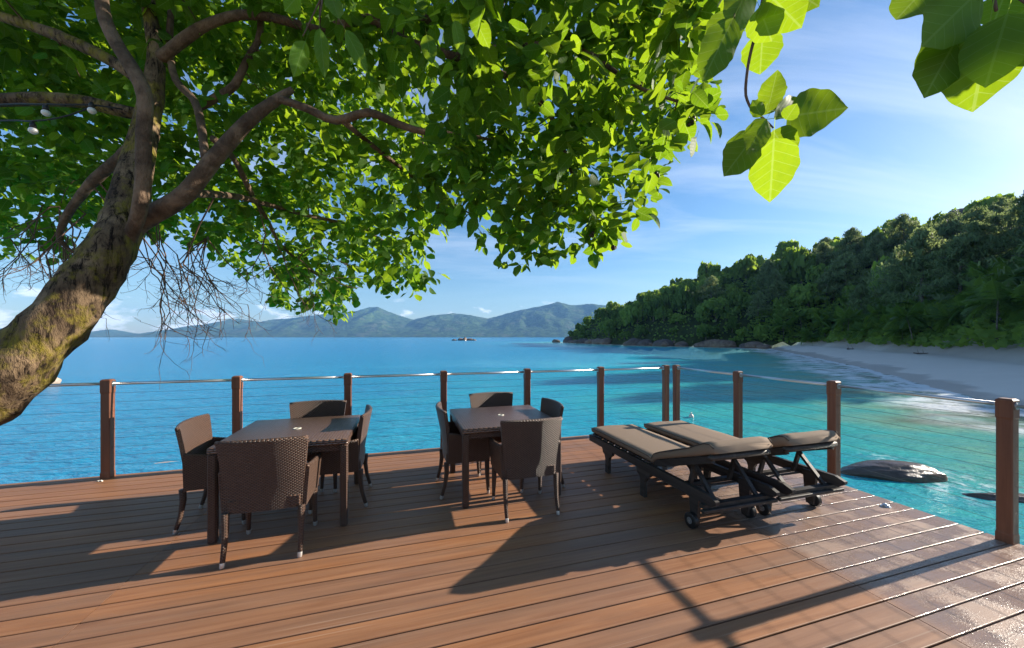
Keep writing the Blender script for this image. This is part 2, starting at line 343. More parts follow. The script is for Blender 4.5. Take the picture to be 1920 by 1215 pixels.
# beach
X, Y, Q = grid_mesh(np.arange(6, 130, 1.0), np.arange(-40, 175, 1.0), None)
Z, ds, ds0 = land_z(X, Y); Z = Z+np.where(ds > 2, 0.16*(fbm(X/1.9, Y/1.9, 3, 3)-.5), 0)
keep = ((ds > -16) & (ds < np.where(beachness(X, Y) > .6, ds0+4.5, -9)))[Q].all(1)
m, t = material('coral_sand'); w = t.n('NewGeometry').outputs['Position']; dd = t.n('Attribute', attribute_name='shore').outputs['Fac']
n1 = t.noise(w, 0.35, 5, 0.6); n2 = t.noise(w, 9.0, 4, 0.65)
c = t.mix(n1, (0.66, 0.58, 0.49), (0.76, 0.69, 0.60)); c = t.mix(t.m('MULTIPLY', n2, 0.2), c, (0.45, 0.37, 0.30))
c = t.mix(t.m('MULTIPLY', t.ramp(t.m('DIVIDE', dd, 20.0), [(0.52, 0.0), (0.72, 1.0)]), 0.6), c, (0.2, 0.14, 0.1))
wet = t.ramp(t.m('ADD', t.m('DIVIDE', dd, 10.0), t.m('MULTIPLY', t.noise(w, 0.22, 3, 0.5), 0.55)), [(0.42, 1.0), (0.5, 0.0)])
c = t.mix(t.m('MULTIPLY', wet, 0.6), c, (0.22, 0.17, 0.135))
t.out(t.bsdf(color=c, rough=t.m('SUBTRACT', 0.9, t.m('MULTIPLY', wet, 0.5)), normal=t.bump(t.m('ADD', n2, n1), 0.5, 0.12), spec=0.35))
tag(link('beach', np_mesh('beach', np.stack([X, Y, Z], 1), Q[keep], {'shore': ds}, mat=m)), kind='structure')
# wooded hill
X, Y, Q = grid_mesh(np.arange(20, 480, 4.0), np.arange(-60, 348, 4.0), None)
Z, ds, ds0 = land_z(X, Y); keep = (ds > ds0+np.where(beachness(X, Y) > .6, .8, -4))[Q].all(1); Z = Z+np.where(ds > 30, 2.5*(fbm(X/9, Y/9, 3, 8)-.5), -0.15)
m, t = material('forest_floor'); w = t.n('NewGeometry').outputs['Position']; n1 = t.noise(w, 0.25, 6, 0.7)
c = t.mix(t.ramp(n1, [(0.35, 0.0), (0.65, 1.0)]), (0.022, 0.035, 0.012), (0.06, 0.075, 0.025))
t.out(t.bsdf(color=c, rough=0.95, normal=t.bump(n1, 1.0, 1.0), spec=0.1))
tag(link('hill', np_mesh('hill', np.stack([X, Y, Z], 1), Q[keep], mat=m)), kind='structure')
# sea: one sheet to the horizon, finer near the deck
g = np.linspace(-1, 1, 321); gx = np.sign(g)*(np.sinh(np.abs(g)*7.6)/np.sinh(7.6))*9000+np.abs(g)*0
g = np.linspace(0, 1, 300); gy = -60+(np.sinh(g*6.6)/np.sinh(6.6))*9560
X, Y, Q = grid_mesh(gx, gy, None); ds = shore_dist(X, Y)
m, t = material('sea_water'); w = t.n('NewGeometry').outputs['Position']; dd = t.n('Attribute', attribute_name='shore').outputs['Fac']
px_, py_, _ = t.sep(w); flat = t.comb(px_, py_, 0.0)
big = t.noise(t.map(flat, (0.05, 0.09, 1)), 1.0, 4, 0.6); mid = t.noise(t.map(flat, (0.16, 0.3, 1)), 1.0, 3, 0.6)
off = t.m('ADD', t.m('MULTIPLY', dd, -1.0), t.m('ADD', t.m('MULTIPLY', t.m('SUBTRACT', big, 0.5), 26.0), t.m('MULTIPLY', t.m('SUBTRACT', mid, 0.5), 22.0)))
body = t.ramp(t.m('DIVIDE', off, 120.0), [(0.0, (0.34, 0.36, 0.22)), (0.05, (0.22, 0.48, 0.34)), (0.12, (0.05, 0.47, 0.44)), (0.22, (0.008, 0.38, 0.49)), (0.36, (0.004, 0.26, 0.44)), (0.6, (0.005, 0.235, 0.43)), (1.0, (0.009, 0.225, 0.44))])
# ripples
r1 = t.noise(t.map(flat, (0.55, 1.5, 1), rot=(0, 0, R(12))), 1.0, 5, 0.62, 0.3); r2 = t.noise(t.map(flat, (2.2, 5.0, 1), rot=(0, 0, R(-10))), 1.0, 4, 0.6)
r3 = t.noise(t.map(flat, (0.10, 0.28, 1), rot=(0, 0, R(20))), 1.0, 3, 0.5)
hh = t.m('ADD', t.m('ADD', t.m('MULTIPLY', r1, 0.55), t.m('MULTIPLY', r2, 0.22)), t.m('MULTIPLY', r3, 0.9))
nrm = t.bump(hh, 0.8, 0.55)
fo = t.noise(t.map(flat, (0.35, 0.35, 1)), 1.0, 6, 0.68, 0.6); lob = t.noise(t.map(flat, (0.09, 0.09, 1)), 1.0, 2, 0.5)
sh = t.m('DIVIDE', t.m('MULTIPLY', dd, -1.0), t.m('MULTIPLY', lob, 18.0))
foam = t.m('MAXIMUM', t.m('MULTIPLY', t.n('Attribute', attribute_name='splash').outputs['Fac'], t.ramp(t.noise(flat, 3.2, 5, 0.7), [(0.47, 0.0), (0.62, 1.0)])), 0.0)
foam = t.m('ADD', foam, t.m('MULTIPLY', t.ramp(fo, [(0.36, 0.0), (0.54, 0.9)]), t.ramp(sh, [(0.0, 1.0), (0.55, 0.9), (0.9, 0.0)])), clamp=True)
lip = t.ramp(t.m('ADD', t.m('MULTIPLY', dd, -0.35), t.m('MULTIPLY', t.m('SUBTRACT', fo, 0.5), 1.4)), [(0.0, 0.0), (0.04, 0.85), (0.3, 0.85), (0.5, 0.0)])
foam = t.m('MAXIMUM', foam, lip)
body = t.mix(foam, body, (0.86, 0.89, 0.91))
dif = t.n('BsdfDiffuse', {'Color': body, 'Normal': nrm}).outputs[0]
tra = t.n('BsdfTransparent', {'Color': t.mix(0.5, body, (0.55, 0.95, 0.95))}).outputs[0]
clear = t.m('MULTIPLY', t.ramp(t.m('DIVIDE', off, 60.0), [(0.0, 0.75), (0.12, 0.22), (0.6, 0.14), (1.0, 0.0)]), t.m('SUBTRACT', 1.0, foam))
bod = t.n('MixShader', {0: clear, 1: dif, 2: tra}).outputs[0]
glo = t.n('BsdfGlossy', {'Color': (1, 1, 1), 'Roughness': 0.14, 'Normal': t.bump(hh, 0.5, 0.42)}).outputs[0]
fr = t.n('Fresnel', {'IOR': 1.33, 'Normal': nrm}).outputs[0]
t.out(t.n('MixShader', {0: t.m('MINIMUM', t.m('MULTIPLY', fr, t.m('SUBTRACT', 1.0, t.m('MULTIPLY', foam, 0.8))), 0.42), 1: bod, 2: glo}).outputs[0])
zz = np.where(np.hypot(X, Y) < 60, 0.035*np.sin(X*.9+Y*1.6)+0.03*np.sin(-X*.5+Y*2.3), 0)
def wpt(px, py): d = (CAMZ-SEA)*F/(py-HOR); return at(px, py, d)
spl = np.zeros(len(X))
for a_, b_, r_ in ((1900, 925, .85), (1820, 918, .45), (1680, 868, .5), (1740, 905, .35)): q_ = wpt(a_, b_); spl = np.maximum(spl, np.clip(1.5-np.hypot(X-q_.x, (Y-q_.y)*1.3)/r_, 0, 1))
tag(link('sea', np_mesh('sea', np.stack([X, Y, SEA+zz], 1), Q, {'shore': ds, 'splash': spl}, mat=m)), kind='structure')
# seabed and the bank under the deck
X, Y, Q = grid_mesh(np.linspace(-80, 80, 161), np.linspace(-40, 90, 131), None)
ds = shore_dist(X, Y); V_ = -X*SA+Y*CA
Z = SEA-0.5-np.clip(-ds*0.06, 0, 2.6)-0.25*fbm(X/3, Y/3, 3, 4)
bank = np.clip(-1.0-(V_-2.8)*1.1, -6, -0.9)-np.clip((X*CA+Y*SA-3.2)*1.2, 0, 6)*0.9+0.5*(fbm(X/1.5, Y/1.5, 3, 6)-.5)
Z = np.maximum(Z, bank); Z = np.where(ds > -8, -6.5, Z)
m, t = material('seabed_sand'); w = t.n('NewGeometry').outputs['Position']; n1 = t.noise(w, 0.35, 5, 0.65)
t.out(t.bsdf(color=t.mix(t.ramp(n1, [(0.42, 0.0), (0.6, 1.0)]), (0.10, 0.12, 0.10), (0.52, 0.50, 0.40)), rough=0.9))
tag(link('seabed', np_mesh('seabed', np.stack([X, Y, Z], 1), Q, mat=m)), kind='structure')
# far island: mountains about 7 km away
prof = np.array([(-500, 20), (-300, 34), (-60, 22), (60, 12), (165, 3), (185, 10), (211, 15), (252, 7), (288, 5), (320, 12), (354, 20), (400, 26), (446, 35), (487, 29), (548, 35), (609, 43), (660, 47), (691, 56), (709, 57), (727, 48),
                 (773, 33), (813, 41), (849, 45), (885, 41), (915, 35), (956, 46), (1002, 56), (1043, 65), (1069, 60), (1109, 62), (1140, 58), (1250, 47), (1400, 32), (1600, 20)], float)
px = np.linspace(-500, 1600, 700); tt = np.concatenate([np.linspace(0, 1, 46), np.linspace(1.08, 1.6, 6)])
PX, T = np.meshgrid(px, tt, indexing='ij')
dep = 5200+1800*T; XX = (PX-960)/F*7000*(0.86+0.14*T); Hh = np.interp(PX, prof[:, 0], prof[:, 1])/F*7000
a = fbm(XX/420+T*.8, T*2.2, 4, 11); rid = 1-np.abs(2*fbm(XX/520, T*1.6+3, 4, 21)-1)*1.7
sh = np.where(T <= 1, T**0.85, 1-(T-1)*1.3)
Z = Hh*sh*(1+(0.62*(rid-.55)+0.5*(a-.5))*(np.clip(1-T, 0, 1)**0.6)*np.clip(T*4, 0, 1))+18*(fbm(XX/60, dep/60, 3, 31)-.5)*np.clip(T*6, 0, 1)
Z = SEA-2+np.maximum(Z, -1)+np.clip(T*30, 0, 3); i = np.arange(PX.size).reshape(PX.shape)
Q = np.stack([i[:-1, :-1], i[1:, :-1], i[1:, 1:], i[:-1, 1:]], -1).reshape(-1, 4)
m, t = material('island_forest'); w = t.n('NewGeometry').outputs['Position']; n1 = t.noise(w, 0.012, 8, 0.7); n2 = t.noise(w, 0.004, 4, 0.6); zc = t.sep(w)[2]
c = t.mix(t.ramp(n1, [(0.38, 0.0), (0.62, 1.0)]), (0.012, 0.034, 0.016), (0.075, 0.125, 0.04))
c = t.mix(t.m('MULTIPLY', t.ramp(n2, [(0.56, 0.0), (0.62, 1.0)]), 0.35), c, (0.16, 0.15, 0.12))
t.out(t.bsdf(color=c, rough=0.95, normal=t.bump(n1, 1.0, 40.0), spec=0.05))
tag(link('far_island', np_mesh('far_island', np.stack([XX.ravel(), dep.ravel(), Z.ravel()], 1), Q, mat=m)), kind='structure')
m, t = material('pale_buildings'); t.out(t.bsdf(color=(0.7, 0.66, 0.6), rough=0.8))

# ------------------------------------------------------------------ deck
deck = empty('deck', (0, 0, 0), A); deck['kind'] = 'structure'
PITCH = 0.1405; BW = 0.1318; V0 = 2.151+PITCH/2+0.005  # centre line of one board row
U_END = 4.43; U_S1, U_S2 = -1.68, 2.717
sub = MB()
for k in range(24):
    uu = -4.6+k*0.39
    if uu < 4.4: sub.box((uu, 1.5 if uu > -3.2 else 4.66, -0.13), (0.05, 7.2 if uu > -3.2 else 1.0, 0.19))
sub.box((0.55, 5.155, -0.13), (7.6, 0.045, 0.185)); sub.box((4.36, 1.5, -0.13), (0.045, 7.2, 0.18))
for uu in (-3.0, -1.2, 0.6, 2.4, 4.2):
    for vv in (-1.5, 0.8, 3.0, 4.9): sub.box((uu, vv, -1.9), (0.16, 0.16, 3.35))
sub.build('substructure', M['joist'], deck)
def board_mesh(L):
    b = MB(); w, h, r = BW/2, 0.028, 0.004
    prof_ = [(-w, -h), (w, -h), (w, -r), (w-r*.4, -r*.3), (w-r, 0), (-w+r, 0), (-w+r*.4, -r*.3), (-w, -r)]
    return b.loft([[(x, p[0], p[1]) for p in prof_] for x in (-L/2, L/2)]).mesh('board', M['deck'])
bm_cache = {}
for k in range(-28, 22):
    vv = V0+k*PITCH
    left = -4.7 if vv > 4.15 else -3.35
    for a, b in ((left, U_S1-.0015), (U_S1+.0015, U_S2-.003), (U_S2+.003, U_END)):
        L = round(b-a, 4)
        if L not in bm_cache: bm_cache[L] = board_mesh(L)
        o = link('board', bm_cache[L], None, deck); o.location = ((a+b)/2, vv, -0.0008*random.random())
VEDGE = V0+21*PITCH+BW/2

# ------------------------------------------------------------------ railings
PH, PW = 1.085, 0.09
def post_mesh():
    b = MB(); h = PW/2
    def ring(z, w, c): return [(-w, -w+c, z), (-w+c, -w, z), (w-c, -w, z), (w, -w+c, z), (w, w-c, z), (w-c, w, z), (-w+c, w, z), (-w, w-c, z)]
    b.loft([ring(-.3, h, .004), ring(.06, h, .004), ring(.075, h-.003, .006), ring(.93, h-.003, .006), ring(.945, h, .004), ring(PH-.012, h, .004), ring(PH, h-.012, .006)])
    return b.mesh('post', M['post'])
PM = post_mesh()
flm = MB(); flm.cyl((0, 0, 0), (1, 0, 0), 0.030, 0.006, 16)
for q in range(3): flm.cyl((0.004, 0.022*math.cos(q*2.1+.5), 0.022*math.sin(q*2.1+.5)), (1, 0, 0), 0.0035, 0.006, 8)
FM = flm.mesh('flange', M['steel'], 40)
RZ = 1.035; CZ = [0.135+0.0995*i for i in range(9)]
def railing(label, p0, direc, spots):
    """p0 world origin, rails run along local +x"""
    root = empty('railing', p0, direc); tag(root, label, 'railing', 'railings round the deck')
    for i, s in enumerate(spots):
        p = link('post', PM, None, root, (s, 0, 0))
        p['label'] = 'reddish brown square timber railing post'
        if i < len(spots)-1: link('flange', FM, None, p, (PW/2+.003, 0, RZ))
        if i > 0: f = link('flange', FM, None, p, (-PW/2-.003, 0, RZ)); f.rotation_euler = (0, 0, math.pi)
    for a, b in zip(spots[:-1], spots[1:]):
        MB().tube([(a+PW/2+.002, 0, RZ), (b-PW/2-.002, 0, RZ)], 0.0165, 14).build('rail', M['steel'], root, True)
    return root
us = [-3.123+1.221*i for i in range(-1, 7)]
back_rail = railing('long back railing with steel top rail facing the open sea', D(0, 5.16), A, us)
vs_ = [5.14, 3.955, 2.785, 1.612, 0.43]
right_rail = railing('side railing of posts and steel wires facing the beach', D(4.40, 0), A-math.pi/2, [-v for v in vs_])
for root, sp in ((back_rail, us), (right_rail, [-v for v in vs_])):
    for z in CZ:
        MB().tube([(sp[0], 0, z), (sp[-1], 0, z)], 0.0015, 5).build('wire', M['cable'], root)

# ------------------------------------------------------------------ furniture
def make_chair(label):
    r = empty('wicker_chair'); tag(r, label, 'chair', 'wicker armchairs round the tables'); th = 0.034
    def back(s, t_, side):
        z = 0.335+0.495*t_; x = (s-.5)*2; hw = 0.232+0.046*t_**1.2
        lean = -0.205-0.012*t_-0.085*max(0, t_-.2)**1.25
        curve = 0.050*(x*x)*(0.25+0.75*t_)
        y = lean+curve+(th if side == 0 else 0)
        return Vector((x*hw, y, z+(0.006*(1-x*x) if t_ > .9 else 0)))
    b = MB().shell(back, 12, 12).build('backrest', M['wicker'], r, 50)
    ed = MB(); ed.tube([back(s/12, 1, .5)+Vector((0, th/2, 0.0)) for s in range(13)], 0.0174, 8); ed.build('edging', M['wicker'], b, True)
    MB().box((0, 0.015, 0.385), (0.455, 0.43, 0.09), bev=0.012).build('seat', M['wicker'], r, 40)
    for sd in (-1, 1):
        def arm(s, t_, side):
            y = -0.185+0.405*s; top = 0.585+0.03*(1-s)**2-0.012*s; z = 0.335+(top-0.335)*t_
            x = 0.229+0.022*t_+(th if side == (1 if sd > 0 else 0) else 0)-0.004
            return Vector((sd*x, y+0.012*t_*s, z))
        a = MB().shell(arm, 8, 6).build('arm', M['wicker'], r, 50)
        MB().tube([arm(s/8, 1, .5)+Vector((sd*th/2, 0, .002)) for s in range(9)], 0.0174, 8).build('edging', M['wicker'], a, True)
        for fb in (-1, 1):
            if fb < 0: pts = [(sd*.232, -.2, .345), (sd*.232, -.197, .25), (sd*.232, -.212, .14), (sd*.232, -.243, .028)]
            else: pts = [(sd*.232, .198, .345), (sd*.233, .2, .2), (sd*.235, .206, .1), (sd*.236, .21, .028)]
            l = MB().tube(pts, [.0245, .022, .018, .0155], 10).build('leg', M['wicker'], r, True)
            e = Vector(pts[-1]); d = (e-Vector(pts[-2])).normalized()
            MB().tube([e-d*.006, e+d*.02, e+d*.028], [.0163, .0156, .0125], 12).build('foot_cap', M['cap'], l, 40)
    return r
TC = [(-.92, 3.757), (1.0, 3.79)]
chairs = [  # u, v of the chair's centre, facing angle (0 = away from the camera, towards the back railing), label
    (-.93, 3.16, 0, 'dark wicker armchair with its back to us at the left table'),
    (-1.49, 3.78, -90+4, 'dark wicker armchair with sunlit backrest at the left end of the left table'),
    (-.885, 4.24, 180, 'dark wicker armchair behind the left table, facing us'),
    (-.57, 3.84, 90, 'dark wicker armchair seen edge on at the right side of the left table'),
    (1.065, 3.21, 0, 'dark wicker armchair with its back to us at the right table'),
    (.60, 3.80, -90, 'dark wicker armchair seen edge on at the left side of the right table'),
    (1.065, 4.29, 180, 'dark wicker armchair behind the right table, facing us'),
    (1.345, 3.73, 90, 'dark wicker armchair in shade at the right side of the right table'),
]
c0 = make_chair('x')
for i, (u, v, rot, lab) in enumerate(chairs):
    o = c0 if i == 0 else copy_tree(c0)
    o.location = D(u, v); o.rotation_euler = (0, 0, A+R(rot)); o['label'] = lab
def make_table():
    r = empty('wicker_table'); s = 0.485; H = 0.72
    MB().box((0, 0, H-.024), (2*s, 2*s, .048), bev=.007).build('tabletop', M['wicker_top'], r, 40)
    for q in range(4):
        dx, dy = [(0, 1), (0, -1), (1, 0), (-1, 0)][q]
        MB().box((dx*(s-.03), dy*(s-.03), H-.073), (2*s-.122 if dx == 0 else .028, 2*s-.122 if dy == 0 else .028, .05)).build('apron', M['wicker'], r)
    for x in (-1, 1):
        for y in (-1, 1): MB().box((x*(s-.031), y*(s-.031), (H-.0485)/2), (.058, .058, H-.0485), bev=.008).build('leg', M['wicker'], r, 40)
    g = MB(); n = 24
    for rr, zz in ((.030, 0), (.030, .004), (.019, .004), (.019, -.01)): pass
    g.loft([[(rr*math.cos(2*math.pi*k/n), rr*math.sin(2*math.pi*k/n), H+zz) for k in range(n)] for rr, zz in ((.034, .0005), (.032, .004), (.021, .004), (.019, .001))], caps=False)
    ring = g.build('parasol_hole_ring', M['cream'], r, 40)
    MB().cyl((0, 0, H+.0012), (0, 0, 1), .0195, .001, 20).build('dark_disc', M['black'], ring)  # black disc on the solid top stands for the dark inside the ring
    return r
t0 = make_table(); t1 = copy_tree(t0)
for o, (u, v), lab in ((t0, TC[0], 'square wicker table on the left, sun catching its top'), (t1, TC[1], 'square wicker table in the middle of the deck, nearer the loungers')):
    o.location = D(u, v); o.rotation_euler = (0, 0, A); tag(o, lab, 'table', 'wicker dining tables')

def make_lounger():
    r = empty('sun_lounger'); W = 0.30; tk = M['teak']
    for sd in (-1, 1):
        x = sd*W
        prof_ = [(.965, .262), (.965, .335), (-.90, .345), (-.975, .318), (-.975, .295), (-.93, .262)]
        MB().loft([[(x+o_, y, z) for y, z in prof_] for o_ in (-.018, .018)]).build('side_rail', tk, r)
        for y in (.56, -.09):
            lp = [(-.035, 0), (.03, 0), (.03, .15), (.045, .19), (.085, .215), (.10, .2615), (-.12, .2615), (-.105, .22), (-.055, .19), (-.035, .15)]
            MB().loft([[(x-sd*.001+o_, y+yy, zz) for yy, zz in lp] for o_ in (-.017, .017)]).build('leg', tk, r)
        wy = -.715
        MB().loft([[(x-sd*.037+o_, wy+yy, zz) for yy, zz in [(-.03, .03), (.03, .03), (.05, .2), (.06, .33), (-.06, .33), (-.045, .2)]] for o_ in (-.015, .015)]).build('wheel_bracket', tk, r)
        wh = MB().tube([(x-.020, wy, .062), (x-.016, wy, .062), (x+.016, wy, .062), (x+.020, wy, .062)], [.055, .062, .062, .055], 28).build('wheel', M['rubber'], r, 40)
        MB().cyl((x+sd*.0215, wy, .062), (1, 0, 0), .026, .004, 20).build('hub', M['hub'], wh, 40)
        MB().cyl((x+sd*.0245, wy, .062), (1, 0, 0), .008, .006, 12).build('axle_cap', M['steel'], wh, 40)
    for y, z, w in ((.93, .295, .564), (-.87, .25, .70), (-.55, .285, .564), (.15, .30, .564)):
        MB().box((0, y, z), (w, .05, .028)).build('crossbar', tk, r)
    MB().box((0, -.90, .222), (.74, .042, .026), bev=.004).build('handle_bar', tk, r)
    for k in range(9): MB().box((0, -.13+k*.125, .352), (.60, .085, .016)).build('slat', tk, r)
    hy, hz, ang = -.21, .352, R(20.5); ca, sa = math.cos(ang), math.sin(ang)
    def bk(s, z=0, x=0): return Vector((x, hy-s*ca+z*sa, hz+s*sa+z*ca))
    RX = Matrix.Rotation(-ang, 3, 'X')
    bf = MB()
    for sd in (-1, 1): bf.box(bk(.37, .0, sd*.262), (.034, .72, .06), RX, .004)
    bo = bf.build('backrest_frame', tk, r)
    for k in range(6): MB().box(bk(.07+k*.105, .037, 0), (.556, .07, .013), RX).build('slat', tk, bo)
    MB().box(bk(.735, .012, 0), (.60, .055, .048), RX, .014).build('end_bar', tk, bo, 50)
    for sd in (-1, 1):
        p0, p1 = bk(.46, -.03, sd*.21), Vector((sd*.21, -.86, .262))
        p0b = Vector((sd*.21, -.60, .30))
        d = p0b-p0; MB().box((p0+p0b)/2, (.024, .036, d.length), d.to_track_quat('Z', 'X').to_matrix()).build('strut', tk, r)
        d = p1-p0; MB().box((p0+p1)/2, (.024, .034, d.length), d.to_track_quat('Z', 'X').to_matrix()).build('strut', tk, r)
    MB().cyl((0, -.61, .275), (1, 0, 0), .011, .56, 10).build('strut_rod', tk, r)
    # cushion: seat part, crease, back part with a fuller head end
    path = [(.965, .362, .052), (.94, .362, .064), (.7, .362, .064), (.35, .361, .062), (0.0, .361, .064), (-.16, .361, .06), (-.205, .363, .048)]
    path += [(hy-s*ca-.02, hz+s*sa+.046, h) for s, h in ((.03, .056), (.12, .066), (.3, .068), (.5, .072), (.6, .086), (.68, .092), (.735, .08), (.76, .045))]
    rings = []
    for i, (y, z, h) in enumerate(path):
        hw = .298-(.01 if i in (0, len(path)-1) else 0); b = .018
        dy = 0 if i < 7 else h*sa*.8
        ring = []
        for k in range(9): xx = -hw+b+(2*hw-2*b)*k/8; ring.append((xx, y, z))
        ring += [(hw, y, z+b), (hw, y+dy, z+h-b)]
        for k in range(9): xx = hw-b-(2*hw-2*b)*k/8; ring.append((xx, y+dy, z+h+.006*math.sin(k/8*math.pi)+.003*math.sin(i*2.7+k)))
        ring += [(-hw, y+dy, z+h-b), (-hw, y, z+b)]
        rings.append(ring)
    cu = MB().loft(rings).build('cushion', M['cushion'], r, True)
    cu.data.set_sharp_from_angle(angle=R(75))
    for sd in (-1, 1):
        idx = 10 if sd > 0 else 20
        MB().tube([Vector(rg[idx])+Vector((sd*.001, 0, .01)) for rg in rings], .0045, 6).build('piping', M['piping'], cu, True)
    return r
l0 = make_lounger(); l1 = copy_tree(l0)
for o, u, lab in ((l0, 2.55, 'wooden sun lounger with taupe cushion, nearer the wicker tables'), (l1, 3.315, 'wooden sun lounger with taupe cushion, nearer the side railing')):
    o.location = D(u, 3.17); o.rotation_euler = (0, 0, A); tag(o, lab, 'sun lounger', 'sun loungers side by side')
# small things on the deck
dl = empty('deck_light', D(4.24, 2.26)); tag(dl, 'small domed steel deck light near the right deck edge', 'deck light')
MB().tube([(0, 0, .0008), (0, 0, .004)], [.038, .036], 24).build('flange', M['steel'], dl, 40)
MB().tube([(0, 0, .004), (0, 0, .014), (0, 0, .021), (0, 0, .024)], [.029, .026, .016, .004], 24).build('dome', M['steel'], dl, True)
sh_ = MB(); q = []
for i in range(9):
    an = i/8*math.pi; q.append([(.030*math.cos(an)*(1-.1*(j % 2))*j/8+.0, .04*math.sin(an)*j/8-.01, .002+.013*math.sin(j/8*math.pi)*(1 if i % 2 else .75)) for j in range(9)])
sh_.loft(q, caps=False, closed=False); so_ = sh_.build('sea_shell', M['shell'], None, True, D(-3.12, 5.04, .0), A); so_.modifiers.new('t', 'SOLIDIFY').thickness = .003
tag(so_, 'tiny pale shell lying by the foot of the leftmost railing post', 'shell')

# ------------------------------------------------------------------ rocks
def rock(name, loc, size, seed, mat, rz=0, sub=4, rough=0.22, label=None, cat='rock', group=None, flat=0.0, cut=None):
    import bmesh
    bm = bmesh.new(); bmesh.ops.create_icosphere(bm, subdivisions=sub, radius=1.0)
    rs = np.random.default_rng(seed); offs = rs.normal(size=(5, 3)); offs /= np.linalg.norm(offs, axis=1)[:, None]
    P = np.array([v.co for v in bm.verts])
    k = 1+rough*(fbm(P[:, 0]*1.3+seed*3.1, P[:, 1]*1.3+P[:, 2]*1.7, 4, seed)-.5)*2
    P = P*k[:, None]
    for o_ in offs:                                   # planes that cut facets
        d = P @ o_; lim = 0.72+0.2*rs.random(); over = np.maximum(d-lim, 0); P -= (over*0.85)[:, None]*o_
    P += 0.03*(fbm(P[:, 0]*6+P[:, 2]*5, P[:, 1]*6, 3, seed+5)-.5)[:, None]*P
    P *= np.array(size)
    if cut: P[:, 2] += cut(P[:, 0])
    for v, p in zip(bm.verts, P): v.co = p
    me = bpy.data.meshes.new(name); bm.to_mesh(me); bm.free(); me.polygons.foreach_set('use_smooth', [True]*len(me.polygons))
    o = link(name, me, mat, None, loc, rz)
    return tag(o, label, cat, group)
def water(px, py): d = (CAMZ-SEA)*F/(py-HOR); return at(px, py, d)
p = water(1676, 893); rock('boulder', (p.x, p.y+.1, SEA+.05), (1.42, .6, .37), 3, M['granite'], R(-8), 5, .16, 'smooth brown boulder breaking the surface beyond the right railing', 'boulder', None, 0, lambda x: -.10*(x/1.2)**2*np.sign(-x).clip(0, 1))
p = water(1905, 938); rock('rock_slab', (p.x+.3, p.y, SEA-.03), (1.35, .35, .17), 8, M['granite'], R(-14), 5, .2, 'low dark rock slab awash in foam, half hidden by the nearest railing post', 'rock')
p = water(290, 872); rock('sunken_rock', (p.x, p.y, SEA-.40), (1.5, .8, .44), 12, M['paleRock'], R(10), 4, .2, 'pale rock just under the water behind the left chair', 'rock')
p = water(72, 722); rock('boulder', (p.x, p.y, SEA+.1), (1.6, 1.1, .95), 15, M['paleRock'], 0, 4, .2, 'orange brown boulder in the water peeping out behind the trunk', 'boulder')
for k, (px_, w_, h_) in enumerate(((852, 6, 3), (862, 8, 5.0), (871, 7, 6.0), (881, 8, 4.5), (889, 5, 2.6))):
    d = 440; rock('islet_rock', (((px_-960)/F*d), d+(k % 2)*2, SEA+.2), (w_*.55, 3.2, h_*.62), 30+k, M['granite'], k, 3, .25, 'weathered rock of the small granite islet out on open water', 'rock', 'rocks of the islet')
SHORE_AT = ['near its rocky tip', 'left of the tall grey rock face', 'right of the tall grey rock face', 'left of where the sand begins', 'where the sand begins']
for k in range(46):                                   # boulders along the foot of the headland
    f = RNG.random(); seg = [(93, 134), (90, 143), (80, 157), (63, 180), (52, 224), (42, 279)]
    s_ = f*5; i = int(min(4, s_)); a, b = seg[i], seg[i+1]; q = s_-i
    x, y = a[0]+(b[0]-a[0])*q, a[1]+(b[1]-a[1])*q; sz = 1.4+2.3*RNG.random()*(0.55 if f < .3 else 1.0+f*.35)
    rock('boulder', (x+RNG.normal()*1.6, y+RNG.normal()*1.5, SEA+sz*.18), (sz*(1.0+RNG.random()*.8), sz*1.1, sz*(.5+.3*RNG.random())), 100+k, M['granite'] if k % 3 else M['darkrock'], RNG.random()*6, 3, .25, ('dark' if k % 3 == 0 else 'brown')+' granite boulder at the waterline of the headland, '+SHORE_AT[next(i for i, q in enumerate((1150, 1230, 1320, 1420, 9999)) if 960+F*x/y < q)], 'boulder', 'boulders along the headland shore')
for k, (px_, py_, d, s_) in enumerate(((1042, 641, 292, (3.2, 2.4, 2.0)), (1078, 636, 284, (8.5, 5, 4.2)), (1150, 634, 222, (7, 5, 3.6)), (1215, 628, 190, (7.5, 4, 4.5)), (1182, 640, 205, (6, 4, 3.0)), (1262, 642, 172, (6, 3.5, 2.6)), (1345, 644, 158, (6.5, 3.5, 2.4)))):
    lab = ['lone small rock off the tip of the headland', 'big sloping granite rock at the tip of the headland', 'bare granite slab on the headland shore left of the grey rock face', 'tall grey rock face among trees above the headland shore', 'low brown rock shelf below the tall grey rock face', 'brown rock shelf midway along the headland shore', 'brown rock shelf where the headland meets the beach'][k]
    q = at(px_, py_, d); rock('shore_rock', (q.x, q.y, SEA+s_[2]*.35), s_, 60+k, M['granite'] if k != 3 else M['darkrock'], 0.4*k, 4, .3, lab, 'rock')

